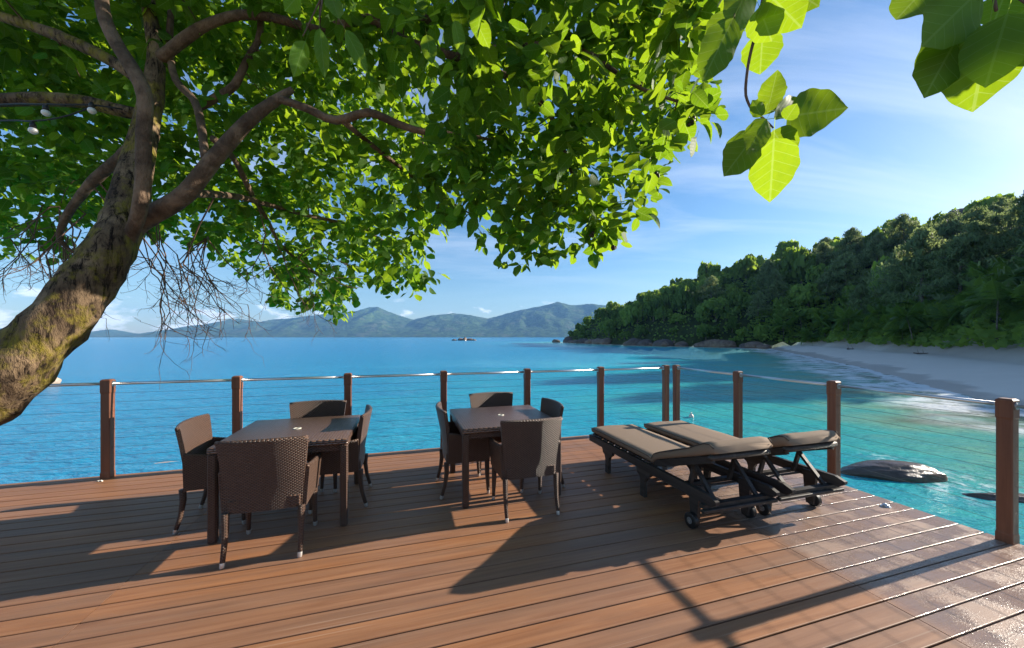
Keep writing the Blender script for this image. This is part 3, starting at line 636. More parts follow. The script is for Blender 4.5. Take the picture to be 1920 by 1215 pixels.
# ------------------------------------------------------------------ the big tree over the deck
tree = empty('overhanging_tree', (-4.95, 2.2, -1.4)); tag(tree, 'leafy tree with a mossy leaning trunk spreading its crown over the deck', 'tree')
TI = tree.location
def tpart(name, mb, mat, smooth=True, parent=None, kind=None):
    o = mb.build(name, mat, parent or tree, smooth)
    if parent is None: o.location = -TI
    return tag(o, kind=kind)
def spline(pts, rad, step=0.07):
    P = [Vector(p) for p in pts]; out = []; ro = []
    for i in range(len(P)-1):
        a, b, c, d = P[max(i-1, 0)], P[i], P[i+1], P[min(i+2, len(P)-1)]
        n = max(2, int((c-b).length/step))
        for k in range(n):
            x = k/n; out.append(0.5*((2*b)+(c-a)*x+(2*a-5*b+4*c-d)*x*x+(3*b-a-3*c+d)*x**3)); ro.append(rad[i]*(1-x)+rad[i+1]*x)
    out.append(P[-1]); ro.append(rad[-1]); return out, ro
NODES = []; NRAD = []; NLIMB = []
def limb(name, pts, rad, mat, rough=0.05, n=14, world0=None, seed=0):
    W = (world0 or [])+[at(*p) for p in pts]; P, Rr = spline(W, rad)
    rs = random.Random(seed+len(NODES)); mb = MB()
    mb.tube(P, Rr, n)
    k = len(P)
    V = np.array(mb.v); 
    nz = fbm(V[:, 0]*9+V[:, 2]*4, V[:, 1]*9+V[:, 2]*3, 3, seed)-.5
    cen = np.repeat(np.array([tuple(p) for p in P]), n, 0); V = cen+(V-cen)*(1+rough*6*nz)[:, None]
    mb.v = [tuple(p) for p in V]
    o = tpart(name, mb, mat)
    for p, r_ in zip(P, Rr):
        NODES.append(tuple(p)); NRAD.append(r_)
    return o
W0 = [Vector((-4.95, 2.2, -1.5)), Vector((-4.72, 2.22, -.4)), Vector((-4.2, 2.26, .45))]
tr = limb('trunk', [(-5, 722, 2.36), (60, 655, 2.42), (120, 590, 2.5), (185, 505, 2.62), (225, 430, 2.75), (250, 350, 2.9), (268, 260, 3.05), (288, 170, 3.12), (292, 100, 3.15), (280, 20, 3.15), (262, -80, 3.2)],
          [.34, .27, .22, .185, .172, .16, .150, .132, .108, .09, .072, .058, .05, .04], M['bark'], .07, 26, W0, 3)
L_ = M['limb']
limb('limb', [(215, 500, 2.78), (246, 440, 2.70), (262, 390, 2.63), (268, 330, 2.6), (270, 240, 2.58), (272, 185, 2.56), (255, 140, 2.55), (215, 75, 2.55), (193, 20, 2.55), (188, -60, 2.55)], [.03, .042, .045, .044, .043, .044, .044, .041, .038, .034], L_, .03)
limb('limb', [(222, 455, 2.8), (262, 418, 2.8), (300, 395, 2.78), (350, 362, 2.78), (400, 300, 2.8), (465, 228, 2.85), (515, 190, 2.9), (548, 168, 2.95)], [.05, .066, .065, .060, .054, .047, .038, .025], L_, .03)
limb('limb', [(525, 186, 2.9), (575, 203, 2.95), (630, 226, 3.0), (690, 211, 3.05), (740, 230, 3.1), (790, 246, 3.15), (850, 250, 3.3), (920, 262, 3.4)], [.03, .032, .033, .032, .029, .027, .02, .012], L_, .03)
limb('limb', [(262, 215, 3.1), (215, 205, 3.05), (150, 190, 3.0), (70, 186, 2.95), (-30, 190, 2.9), (-200, 205, 2.9)], [.05, .05, .05, .05, .046, .03], M['bark'], .04)
limb('limb', [(268, 160, 3.05), (240, 135, 3.0), (190, 104, 3.0), (110, 68, 3.0), (30, 40, 3.0), (-120, 0, 3.0)], [.04, .045, .046, .046, .04, .02], M['bark'], .04)
limb('limb', [(250, 270, 3.15), (215, 305, 3.3), (180, 335, 3.4), (145, 375, 3.5), (120, 415, 3.6), (112, 450, 3.65), (140, 475, 3.7)], [.04, .045, .042, .036, .03, .024, .012], L_, .05)
limb('limb', [(385, 300, 3.0), (378, 240, 3.05), (365, 190, 3.1), (330, 150, 3.15), (318, 90, 3.2), (322, 0, 3.2)], [.03, .031, .03, .028, .026, .02], L_, .03)
limb('limb', [(375, 200, 3.3), (410, 180, 3.3), (440, 160, 3.3), (462, 115, 3.3), (488, 60, 3.3), (480, -40, 3.3)], [.034, .034, .032, .029, .026, .022], L_, .04)
limb('limb', [(300, 110, 3.15), (350, 70, 3.1), (390, 45, 3.1), (450, 28, 3.15), (520, 35, 3.2), (600, 58, 3.25), (680, 66, 3.3), (760, 40, 3.3), (880, 26, 3.3), (980, -20, 3.2), (1120, -60, 2.6), (1260, -90, 2.0), (1400, -110, 1.5), (1500, -110, 1.2)], [.045, .042, .038, .036, .035, .038, .038, .046, .04, .034, .03, .026, .02, .014], L_, .03)
limb('limb', [(600, 58, 3.2), (690, 35, 3.1), (740, 65, 3.05), (775, 82, 3.0), (850, 105, 3.0), (930, 135, 3.05), (985, 163, 3.1), (1040, 230, 3.15), (1070, 320, 3.2), (1100, 390, 3.25)], [.035, .034, .034, .032, .03, .028, .025, .02, .014, .007], L_, .03)
limb('limb', [(850, 105, 3.0), (930, 90, 2.9), (1020, 83, 2.8), (1090, 92, 2.7), (1140, 125, 2.6), (1200, 165, 2.5), (1270, 190, 2.4)], [.022, .022, .02, .019, .016, .012, .008], L_, .03)
limb('limb', [(400, 260, 3.2), (440, 300, 3.6), (470, 360, 4.0), (500, 410, 4.4), (532, 465, 4.8), (600, 520, 5.3)], [.03, .028, .026, .022, .018, .01], L_, .04)
limb('limb', [(350, 362, 3.0), (450, 370, 3.8), (560, 400, 4.6), (680, 430, 5.4), (760, 480, 5.9)], [.035, .03, .025, .018, .01], L_, .04)
limb('limb', [(640, 225, 3.0), (720, 290, 3.5), (800, 350, 4.0), (880, 400, 4.2)], [.022, .02, .016, .008], L_, .04)
limb('limb', [(262, -80, 3.2), (400, -140, 2.9), (700, -180, 2.4), (900, -200, 2.0), (1080, -200, 1.7)], [.06, .055, .045, .035, .02], L_, .03)
# crown volume: where leaf sprays grow (plan and height both vary; nearest sprays are low, far ones hang out over the water)
POLY = np.array([(-260, 470), (0, 475), (130, 470), (230, 440), (300, 440), (400, 480), (480, 530), (520, 572), (600, 585), (625, 605), (650, 585), (690, 530), (760, 548), (806, 535), (812, 440), (855, 405), (905, 450), (985, 500), (1060, 478), (1165, 455), (1180, 390),
                 (1240, 345), (1280, 270), (1310, 215), (1345, 195), (1315, 140), (1355, 50), (1365, -10), (1340, -260), (-260, -260)], float)
def in_poly(x, y):
    ins = np.zeros(x.shape, bool)
    for (x1, y1), (x2, y2) in zip(POLY, np.roll(POLY, -1, 0)):
        ins ^= ((y1 > y) != (y2 > y)) & (x < (x2-x1)*(y-y1)/((y2-y1) or 1e-9)+x1)
    return ins
def drange(px, py):
    yy = [-260, 0, 200, 400, 520, 620]
    rl = np.interp(py, yy, [1.3, 1.65, 2.05, 2.7, 3.1, 3.3]); rh = np.interp(py, yy, [2.6, 3.4, 4.0, 4.2, 4.0, 3.9])
    ll = np.interp(py, yy, [1.8, 2.9, 3.3, 4.0, 5.0, 5.8]); lh = np.interp(py, yy, [3.8, 5.2, 6.5, 7.3, 7.3, 7.0])
    k = sstep(600, 900, px); return ll*(1-k)+rl*k, lh*(1-k)+rh*k
CL = []
while len(CL) < 2900:
    n = 4000; x = RNG.uniform(-260, 1390, n); y = RNG.uniform(-260, 620, n); ok = in_poly(x, y)
    ok &= ~((x < 230) & (y > 360) & (RNG.random(n) < .45)) & ~((x > 480) & (x < 830) & (y > 400) & (RNG.random(n) < .15)) & ~((x < 480) & (x > 230) & (y > 430) & (RNG.random(n) < .45))
    ok &= ~((y < 0) & (RNG.random(n) < .35))
    lo, hi = drange(x, y); uu = RNG.random(n); d = np.sqrt(lo*lo+(hi*hi-lo*lo)*uu)
    ok &= RNG.random(n) < np.clip((d/4.8)**1.8, .09, 1)
    CL += [tuple(at(a, b, c)) for a, b, c in zip(x[ok], y[ok], d[ok])]
CL = np.array(CL[:2900])
N0 = np.array(NODES); dist = np.array([np.min(np.sum((N0-c)**2, 1)) for c in CL]); CL = CL[np.argsort(dist)]
nodes = [*NODES]; NP_ = np.zeros((len(nodes)+len(CL)*9, 3)); NP_[:len(nodes)] = N0; cnt = len(nodes); NR = list(NRAD)
twigs = MB(); sprays = []
for c in CL:
    dd2 = np.sum((NP_[:cnt]-c)**2, 1); i = int(np.argmin(dd2)); p = Vector(NP_[i]); q = Vector(c); ln = (q-p).length
    n = max(2, min(8, int(ln/.12))); pts = [p]; side = Vector(RNG.normal(size=3))*ln*.09
    for k in range(1, n+1):
        f = k/n; pts.append(p.lerp(q, f)+side*math.sin(f*math.pi)+Vector((0, 0, .10*ln*math.sin(f*math.pi))))
    r0 = min(NR[i]*.8, .004+.0045*ln**.6+.002); rr = [r0*(1-.62*k/n) for k in range(n+1)]
    twigs.tube(pts, rr, 5, caps=False)
    for k in range(1, n+1):
        NP_[cnt] = pts[k]; NR.append(rr[k]); cnt += 1
    sprays.append((pts[-1], (pts[-1]-pts[-2]).normalized()))
# bare drooping twigs on the seaward side of the trunk
def bare(p, d, ln, r, lev, rs, curl):
    n = 6; pts = [p]; 
    for k in range(n):
        d = (d+Vector((rs.gauss(0, .17), rs.gauss(0, .17), rs.gauss(0, .16)+curl*(k/n-.35)*.5))).normalized()
        pts.append(pts[-1]+d*ln/n)
        if lev < 3 and rs.random() < (.5 if lev < 2 else .2):
            sd = (d+Vector((rs.gauss(0, .75), rs.gauss(0, .75), rs.gauss(-.1, .6)))).normalized()
            bare(pts[-1], sd, ln*rs.uniform(.4, .7), r*.6, lev+1, rs, curl)
    twigs.tube(pts, [r*(1-.6*k/n) for k in range(n+1)], 4, caps=False)
rs = random.Random(5)
for k in range(42):
    z = k % 3
    if z == 0: p = at(rs.uniform(235, 400), rs.uniform(430, 520), rs.uniform(3.4, 4.8)); d = Vector((rs.uniform(.2, 1), rs.uniform(-.2, .6), rs.uniform(-1, -.2)))
    elif z == 1: p = at(rs.uniform(-20, 175), rs.uniform(400, 480), rs.uniform(3.6, 4.8)); d = Vector((rs.uniform(-.8, .4), rs.uniform(-.3, .5), rs.uniform(-.9, -.1)))
    else: p = at(rs.uniform(300, 640), rs.uniform(420, 530), rs.uniform(4, 5.6)); d = Vector((rs.uniform(-.2, .8), rs.uniform(-.3, .5), rs.uniform(-1, -.3)))
    i = int(np.argmin(np.sum((NP_[:cnt]-np.array(p))**2, 1))); twigs.tube([Vector(NP_[i]), Vector(NP_[i]).lerp(p, .5)+Vector((0, 0, .04)), p], [.008, .007, .0055], 5, caps=False)
    bare(p, d.normalized(), rs.uniform(.5, .95), .0072, 0, rs, .9)
tpart('twigs', twigs, M['twig'], True, None, 'stuff')
# leaf shape: petiole strip, ovate blade folded along the midrib, drawn-out tip
LS = [(-.34, .012, .02), (-.02, .014, 0), (.06, .40, 0), (.22, .86, -.01), (.42, 1.0, -.035), (.62, .90, -.075), (.80, .62, -.12), (.91, .31, -.155), (1.0, .015, -.19)]
def leaf_base(width=.74, curl=1.0, fold=.10, wav=0.0, seed=0):
    rs = random.Random(seed); V = []; U = []
    for i, (y, w, z) in enumerate(LS):
        hw = w*width/2
        for j in (-1, 0, 1): V.append((j*hw*(1+rs.uniform(-.06, .06)), y, z*curl+abs(j)*w*fold+(wav*rs.uniform(-1, 1) if j else 0))); U.append((j*w*.5, y))
    Q = []
    for i in range(len(LS)-1):
        for j in (0, 1): a = i*3+j; Q.append((a, a+1, a+4, a+3))
    return np.array(V), np.array(Q), np.array(U)
def leaf_fine(width, curl, fold, wav, seed):
    rs = random.Random(seed); ys = [-.34, -.18, -.02]+[.03+.97*k/26 for k in range(27)]; L0 = np.array(LS); V = []; U = []; nx = 8; ph = rs.uniform(0, 6)
    for y in ys:
        if y < 0: w = .013
        else: yy = min(1, y+.012); w = max(.010, (yy**.5*(1-yy)**.8)/.4203*(1-.12*max(0, yy-.75)/.25))
        z = np.interp(y, L0[:, 0], L0[:, 2])*curl
        for j in range(nx+1):
            u = (j/nx-.5)*2; ed = 1+(.03*math.sin(y*26+ph+u)*abs(u))
            V.append((u*w*width/2*ed, y+.10*abs(u)*w*width*0, z+abs(u)*w*fold+wav*u*u*w*math.sin(y*9+ph+2*u)-.25*wav*w*abs(math.sin((y-.21*abs(u))*6.5*math.pi)))); U.append((u*w*.5, y))
    Q = [(i*(nx+1)+j, i*(nx+1)+j+1, (i+1)*(nx+1)+j+1, (i+1)*(nx+1)+j) for i in range(len(ys)-1) for j in range(nx)]
    return np.array(V), np.array(Q), np.array(U)
def frames(base, along, normal, L):                   # (n,3,3) matrices with columns width/along/normal
    y = along/np.linalg.norm(along, axis=1)[:, None]; z = normal-np.sum(normal*y, 1)[:, None]*y; z /= np.linalg.norm(z, axis=1)[:, None]
    x = np.cross(y, z); return np.stack([x, y, z], 2)*L[:, None, None]
LB, LA, LN, LL = [], [], [], []
for p, d in sprays:
    n = RNG.integers(8, 14); h = RNG.normal(size=(n, 3)); h[:, 2] *= .35
    along = h/np.linalg.norm(h, axis=1)[:, None]+np.array(d)*.35; along[:, 2] -= RNG.uniform(.15, .9, n)
    back = RNG.uniform(0, .22, n); LB.append(np.array(p)-np.array(d)*back[:, None]+RNG.normal(size=(n, 3))*.055+along*.05); LA.append(along)
    nr = RNG.normal(size=(n, 3))*.55; nr[:, 2] += 1.0; LN.append(nr); LL.append(RNG.uniform(.075, .155, n))
LB, LA, LN, LL = map(np.concatenate, (LB, LA, LN, LL))
FR = frames(LB, LA, LN, LL)
mid = LB+FR[:, :, 1]*.45; pxx = 960+F*mid[:, 0]/mid[:, 1]; pyy = HOR-F*(mid[:, 2]-CAMZ)/mid[:, 1]
facing = np.abs(np.sum(FR[:, :, 2]*(mid-np.array((0, 0, CAMZ))), 1))/LL/np.linalg.norm(mid, axis=1)
size = np.where((pxx > 5) & (pxx < 1915) & (pyy > 5) & (mid[:, 1] > .4), LL/mid[:, 1]*(.3+facing), 0)
# openings shaped along sun rays to dapple the trunk; blades before it dropped too
sd = np.array(SUN_DIR); gap = np.zeros(len(mid), bool)
for gx_, gy_, gd, gr in ((238, 560, 2.5, .17), (150, 660, 2.42, .12), (55, 690, 2.3, .17), (85, 655, 2.32, .13), (10, 760, 2.25, .2), (355, 352, 2.7, .08), (300, 165, 3.0, .1), (215, 600, 2.45, .1)):
    rel = mid-np.array(at(gx_, gy_, gd)); al_ = rel @ sd; gap |= (al_ > 0) & (np.linalg.norm(rel-al_[:, None]*sd, axis=1) < gr)
near = gap | (mid[:, 1] < 2.7) & (pxx < 420) & (pyy > 60); keep = ~near
variants = [leaf_base(.74, 1.0, .10, .012, 1), leaf_base(.80, .6, .05, .02, 2), leaf_base(.68, 1.6, .16, .015, 3), leaf_base(.76, -.3, .08, .03, 4)]
order = np.argsort(-np.where(keep, size, 0)); single = order[:258]; keep[single] = False
Vs, Qs, Us, Rs = [], [], [], []; basei = 0
idx = np.nonzero(keep)[0]; var = RNG.integers(0, 4, len(LB))
for k, (V, Qk, U) in enumerate(variants):
    ii = idx[var[idx] == k]; P = np.einsum('nij,vj->nvi', FR[ii], V)+LB[ii][:, None, :]
    Vs.append(P.reshape(-1, 3)); n = len(ii); Qs.append((Qk[None]+(np.arange(n)*len(V))[:, None, None]+basei).reshape(-1, 4)); basei += n*len(V)
    Us.append(np.tile(U, (n, 1))); Rs.append(np.repeat(RNG.random(n), len(V)))
fo = link('foliage', np_mesh('foliage', np.concatenate(Vs), np.concatenate(Qs), {'rnd': np.concatenate(Rs)}, np.concatenate(Us), True, M['leaf']), None, tree, -TI); fo['kind'] = 'stuff'
LM = [np_mesh('leaf', V, Qk, {'rnd': np.full(len(V), r_)}, U, True, M['leaf']) for r_ in (.15, .4, .65, .9) for V, Qk, U in variants]
def add_leaf(mesh, base, m3):
    o = link('leaf', mesh, None, tree); mm = Matrix([list(r_)+[b] for r_, b in zip(m3, base)]+[[0, 0, 0, 1]]); o.matrix_basis = Matrix.Translation(-TI) @ mm; return o
for i in single: add_leaf(LM[RNG.integers(0, 16)], LB[i], FR[i])
# near sprigs hanging into the top of the picture, plus unseen shading leaves: (base px, tip px, depth of base, depth of tip, width ratio)
SPR = [((1478, 218), (1583, 203), 1.10, 1.16, .72), ((1451, 262), (1445, 380), 1.05, 1.08, .66), ((1418, 250), (1355, 333), 1.08, 1.02, .60), ((1443, 192), (1457, 134), 1.1, 1.14, .72),
       ((1432, 215), (1450, 160), 1.16, 1.2, .8), ((1474, 224), (1494, 194), 1.02, 1.0, .8), ((1437, 224), (1397, 293), 1.02, .98, .55), ((1428, 218), (1409, 186), 1.06, 1.0, .6), ((1450, 246), (1486, 300), 1.12, 1.18, .8), ((1455, 206), (1500, 196), 1.14, 1.2, .8),
       ((1430, 62), (1425, 141), 1.12, 1.15, .8), ((1424, 14), (1448, 80), 1.05, 1.02, .85), ((1440, -12), (1503, 52), 1.0, 1.02, .85), ((1374, 36), (1312, 160), 1.15, 1.12, .48), ((1400, -30), (1372, 66), 1.2, 1.16, .7), ((1380, 20), (1330, 100), 1.3, 1.3, .7), ((1470, -30), (1535, 12), 1.05, 1.1, .8),
       ((1856, 42), (1825, 216), .80, .78, .62), ((1888, 28), (1846, 168), .76, .76, .62), ((1802, 58), (1729, 188), .84, .82, .52), ((1838, -20), (1722, 92), .82, .80, .62), ((1742, -30), (1678, 40), .86, .84, .75), ((1884, -12), (1860, 52), .86, .88, .9), ((1808, 40), (1716, 160), .88, .86, .5), ((1930, 10), (1955, 120), .78, .76, .7),
       ((1960, -40), (1990, 60), .93, .95, .8), ((1990, -60), (2060, 20), .95, 1.0, .8), ((1950, -90), (1975, -10), .9, .9, .8), ((2030, -90), (2090, -30), 1.0, 1.0, .8), ((1985, 10), (2050, 100), .95, .97, .8), ((1930, -110), (1900, -40), .9, .88, .8), ((2060, 20), (2110, 90), 1.05, 1.05, .8),  # unseen leaves beyond the frame, added to shade the corner sprig
       ((600, 55), (609, 150), 1.35, 1.3, .26), ((648, 58), (692, 140), 1.35, 1.3, .30), ((572, 78), (548, 148), 1.4, 1.32, .42), ((620, -10), (636, 38), 1.4, 1.35, .6), ((560, -10), (532, 22), 1.45, 1.4, .7), ((852, 40), (868, 106), 1.7, 1.65, .36), ((800, 66), (810, 122), 1.8, 1.8, .5), ((1660-300, 250-40), (1371, 206), 2.0, 2.0, .9)]
spr = MB()
for k, (b, e, d0, d1, w) in enumerate(SPR[:-1]):
    B, T = np.array(at(*b, d0)), np.array(at(*e, d1)); al = T-B; L = np.linalg.norm(al); w = w*1.04*math.hypot(e[0]-b[0], e[1]-b[1])/F*(d0+d1)/2/L
    nr = np.array((0, 0, CAMZ))-B; nr = nr/np.linalg.norm(nr)*-1+RNG.normal(size=3)*.11+np.array((0, 0, .06))
    Fm = frames(B[None], al[None], nr[None], np.array([L]))[0]; V, Qk, U = leaf_fine(w, .10+.2*RNG.random(), .035, .030, 50+k)
    add_leaf(np_mesh('leaf', V, Qk, {'rnd': np.full(len(V), .55+.4*RNG.random())}, U, True, M['leaf']), B, Fm)
def twig(pts, r0, r1):
    P, Rr = spline([at(*p) for p in pts], [r0+(r1-r0)*i/(len(pts)-1) for i in range(len(pts))], .02); return tpart('twig', MB().tube(P, Rr, 8), M['twig'])
twig([(1445, -110, 1.35), (1440, -60, 1.2), (1432, -10, 1.12), (1420, 50, 1.1), (1405, 110, 1.09), (1398, 165, 1.09), (1401, 188, 1.09), (1412, 208, 1.09), (1432, 222, 1.09), (1450, 240, 1.08)], .0062, .0022)
twig([(1400, -110, 1.5), (1390, -60, 1.35), (1382, 0, 1.22), (1376, 34, 1.16)], .005, .0025)
twig([(1500, -110, 1.2), (1650, -120, 1.0), (1780, -90, .9), (1850, -40, .86), (1868, 20, .84)], .006, .003)
twig([(1850, -40, .86), (1820, 0, .86), (1806, 50, .86)], .003, .002); twig([(1780, -90, .9), (1750, -50, .88)], .003, .002); twig([(1850, -40, .86), (1900, -10, .80), (1925, 8, .78)], .003, .002); twig([(1850, -40, .86), (1930, -110, .9), (1990, -70, .95), (2060, 10, 1.05)], .003, .002)  # the last twig carries the added shading leaves out of view
twig([(600, 58, 3.2), (600, -60, 2.2), (600, -60, 1.6), (605, -10, 1.42), (598, 38, 1.36)], .008, .002); twig([(605, -10, 1.42), (645, 50, 1.36)], .003, .002); twig([(605, -10, 1.42), (568, 68, 1.4)], .003, .002)
for px_, py_, d in ((1288, 222, 2.25), (1214, 345, 2.7), (1232, 330, 2.6), (1296, 228, 2.2), (1150, 465, 3.1), (1250, 75, 2.1), (826, 415, 4.8), (1255, 275, 2.4), (1110, 440, 3.1), (690, 480, 5.2)):
    fm = MB()
    for q in range(7):
        c = at(px_, py_, d)+Vector(RNG.normal(size=3))*.009; r_ = .011+.004*RNG.random()
        fm.tube([c+Vector((0, 0, r_*z)) for z in (-.98, -.6, 0, .6, .98)], [r_*.25, r_*.8, r_, r_*.8, r_*.25], 8)
    tpart('fruit_cluster', fm, M['fruit'])
# string of bulbs slung along the left branch
sl_ = empty('string_lights', at(0, 200, 2.8)); tag(sl_, 'string of unlit white bulbs on black cable along the left branch', 'string lights')
def spart(name, mb, mat, par=None):
    o = mb.build(name, mat, par or sl_, True)
    if par is None: o.location = -sl_.location
    return o
P, Rr = spline([at(*p) for p in ((-250, 212, 2.8), (0, 196, 2.78), (60, 195, 2.77), (120, 196, 2.78), (178, 197, 2.85), (230, 205, 2.95))], [.006]*6, .06); spart('cable', MB().tube(P, Rr, 6), M['black'])
P, Rr = spline([at(*p) for p in ((-250, 235, 2.75), (0, 226, 2.72), (60, 227, 2.7), (110, 221, 2.72), (150, 209, 2.78), (180, 198, 2.85))], [.006]*6, .06); spart('cable', MB().tube(P, Rr, 6), M['black'])
for px_, py_, d, dx in ((86, 196, 2.76, .012), (172, 192, 2.82, .016), (62, 229, 2.7, .012), (-60, 232, 2.72, .0)):
    c = at(px_, py_, d); ax = Vector((dx, 0, -1)).normalized()
    so2 = spart('socket', MB().tube([c, c+ax*.012, c+ax*.014, c+ax*.045], [.010, .013, .017, .018], 12), M['black'])
    MB().tube([c+ax*k for k in (.043, .05, .06, .072, .082, .088)], [.014, .021, .0255, .0245, .016, .005], 16).build('bulb', M['bulb'], so2, True)

# ------------------------------------------------------------------ forest on the hill
def crown_mesh(seed, kind):
    rs = np.random.default_rng(seed); C, Nn, Sx, Sy, Up = [], [], [], [], []
    if kind == 'broad':
        nb = rs.integers(11, 17)
        for b in range(nb):
            a = rs.uniform(0, 2*math.pi); r = .72*math.sqrt(rs.random()); cz = rs.uniform(.30, .80)-.28*r*r; br = rs.uniform(.24, .42)
            n = int(62*(br/.33)**2); d = rs.normal(size=(n, 3)); d /= np.linalg.norm(d, axis=1)[:, None]; d[:, 2] = np.where(d[:, 2] < -.5, -d[:, 2], d[:, 2])
            C.append(np.array((r*math.cos(a), r*math.sin(a), cz))+d*br*rs.uniform(.78, 1.1, n)[:, None]*np.array((1, 1, .75))); Nn.append(d+rs.normal(size=(n, 3))*.55)
        C = np.concatenate(C); Nn = np.concatenate(Nn); n = len(C); s1 = rs.uniform(.055, .125, n); s2 = s1*rs.uniform(.6, 1.0, n); T = rs.normal(size=(n, 3))
    else:                                              # casuarina: plume of drooping needle strands
        nb = 95
        for b in range(nb):
            f = rs.random()**.8; z0 = .16+.80*f; a = rs.uniform(0, 2*math.pi); ln = (.30*(1-f)**.7+.05)*rs.uniform(.6, 1.15); up = rs.uniform(.1, .75)
            n = 30; s = rs.random(n)**.6; base = np.stack([np.cos(a)*ln*s, np.sin(a)*ln*s, z0+ln*up*s-.10*s*s], 1)
            C.append(base+rs.normal(size=(n, 3))*np.array((.016, .016, .014))); Nn.append(np.stack([np.full(n, math.cos(a)), np.full(n, math.sin(a)), np.full(n, .2)], 1)+rs.normal(size=(n, 3))*.7)
        C = np.concatenate(C); Nn = np.concatenate(Nn); n = len(C); s1 = rs.uniform(.0035, .006, n); s2 = rs.uniform(.014, .034, n); T = np.zeros((n, 3)); T[:, 2] = 1; T += rs.normal(size=(n, 3))*.38
    Nn /= np.linalg.norm(Nn, axis=1)[:, None]; T -= np.sum(T*Nn, 1)[:, None]*Nn; T /= np.linalg.norm(T, axis=1)[:, None]; B = np.cross(Nn, T)
    V = np.stack([C-B*s1[:, None]-T*s2[:, None], C+B*s1[:, None]*.9-T*s2[:, None]*.8, C+B*s1[:, None]*1.1+T*s2[:, None], C-B*s1[:, None]*.7+T*s2[:, None]*1.1], 1).reshape(-1, 3)
    Q = np.arange(len(V)).reshape(-1, 4)
    return np_mesh('crown', V, Q, {'rnd': np.repeat(rs.random(n), 4)}, None, False, M['tree1'] if kind == 'broad' else M['tree2'])
def trunk_mesh(seed, kind):
    rs = random.Random(seed); mb = MB(); j = lambda s: rs.uniform(-s, s)
    if kind == 'broad':
        top = (j(.08), j(.08), .42); mb.tube([(0, 0, -.25), (j(.03), j(.03), .12), top], [.075, .055, .04], 7)
        for k in range(5): a = k*1.26+j(.4); mb.tube([top, (.28*math.cos(a), .28*math.sin(a), .55+j(.05)), (.55*math.cos(a), .55*math.sin(a), .72+j(.08))], [.03, .02, .008], 5)
    else:
        mb.tube([(0, 0, -.08), (j(.008), j(.008), .3), (j(.015), j(.015), .65), (j(.01), 0, .98)], [.016, .012, .007, .002], 7)
        for k in range(16): z = .2+.045*k; a = k*2.4; l = .3*(1-z)**.7+.04; mb.tube([(0, 0, z), (l*.5*math.cos(a), l*.5*math.sin(a), z+l*.22), (l*math.cos(a), l*math.sin(a), z+l*.38)], [.005, .003, .001], 4)
    return mb.mesh('trunk', M['trunk'], True)
BR = [(crown_mesh(200+k, 'broad'), trunk_mesh(200+k, 'broad')) for k in range(7)]
CS = [(crown_mesh(300+k, 'cas'), trunk_mesh(300+k, 'cas')) for k in range(4)]
def frond_mesh(seed, droop):
    rs = random.Random(seed); V = []; Q = []; n = 30; pr = None
    def pt(s): return Vector((0, s*(1-.18*droop*s), .30*s*(1.2-droop)-droop*.75*s*s))
    for i in range(n):                                # rachis strip and a pair of leaflets at each step
        s0, s1 = i/n, (i+1)/n; a, b = pt(s0), pt(s1); w = .012*(1-s0)+.002
        k = len(V); V += [a+Vector((-w, 0, 0)), a+Vector((w, 0, 0)), b+Vector((w, 0, 0)), b+Vector((-w, 0, 0))]; Q.append((k, k+1, k+2, k+3))
        if i < 3: continue
        L = .30*math.sin(min(1, (s0+.12)*1.05)*math.pi)**.6+.03
        for sd in (-1, 1):
            e = a+Vector((sd*L*.82, L*.5, -L*(.35+.35*rs.random()))); md = a.lerp(e, .5)+Vector((0, 0, L*.10)); hw = .026
            k = len(V); V += [a+Vector((0, -hw*.4, 0)), a+Vector((0, hw, 0)), md+Vector((0, hw*1.3, 0)), md+Vector((0, -hw, 0)), e, e+Vector((0, .004, 0))]
            Q += [(k, k+1, k+2, k+3), (k+3, k+2, k+5, k+4)]
    return np_mesh('frond', [tuple(v) for v in V], Q, {'rnd': np.full(len(V), rs.random())}, None, False, M['palm'])
FD = [frond_mesh(1, .15), frond_mesh(2, .55), frond_mesh(3, .95), frond_mesh(4, 1.25)]
def palm_trunk(seed):
    rs = random.Random(seed); l = rs.uniform(-.25, .25); l2 = rs.uniform(-.2, .2)
    return MB().tube([(l*s*s, l2*s*s, s-.06) for s in (0, .25, .5, .75, 1, 1.06)], [.034, .024, .021, .019, .022, .012], 8).mesh('trunk', M['trunk'], True), (l, l2)
PT = [palm_trunk(k) for k in range(4)]
def in_view(x, y, m=70): return (y > 6) & (x/np.maximum(y, .1)*F+960 < 1920+m)
def visible(x, y, ztop, canopy=4.0):
    f = np.linspace(.35, .94, 22); X_, Y_ = x*f, y*f; z, dd, d0 = land_z(X_, Y_); line = CAMZ+(ztop-CAMZ)*f
    return not np.any((dd > d0+3) & (z+canopy > line))
ZONES = {'ridge': 'on the hill\'s skyline', 'head': 'on the headland', 'slope': 'halfway uphill', 'back': 'behind the beach'}
SECT = [(1170, 'near its rocky tip'), (1260, 'over the grey rock face'), (1360, 'above the rock shelves'), (1480, 'over the beach\'s far end'), (1600, 'left of the driftwood'), (1720, 'over the middle of the beach'), (1830, 'over the wide near sand'), (9999, 'at the picture\'s right edge')]
placed = []; counts = {'broad': 0, 'cas': 0, 'palm': 0}
def spot_ok(x, y, r): return all((x-a)**2+(y-b)**2 > ((r+c)*.5)**2 for a, b, c in placed)
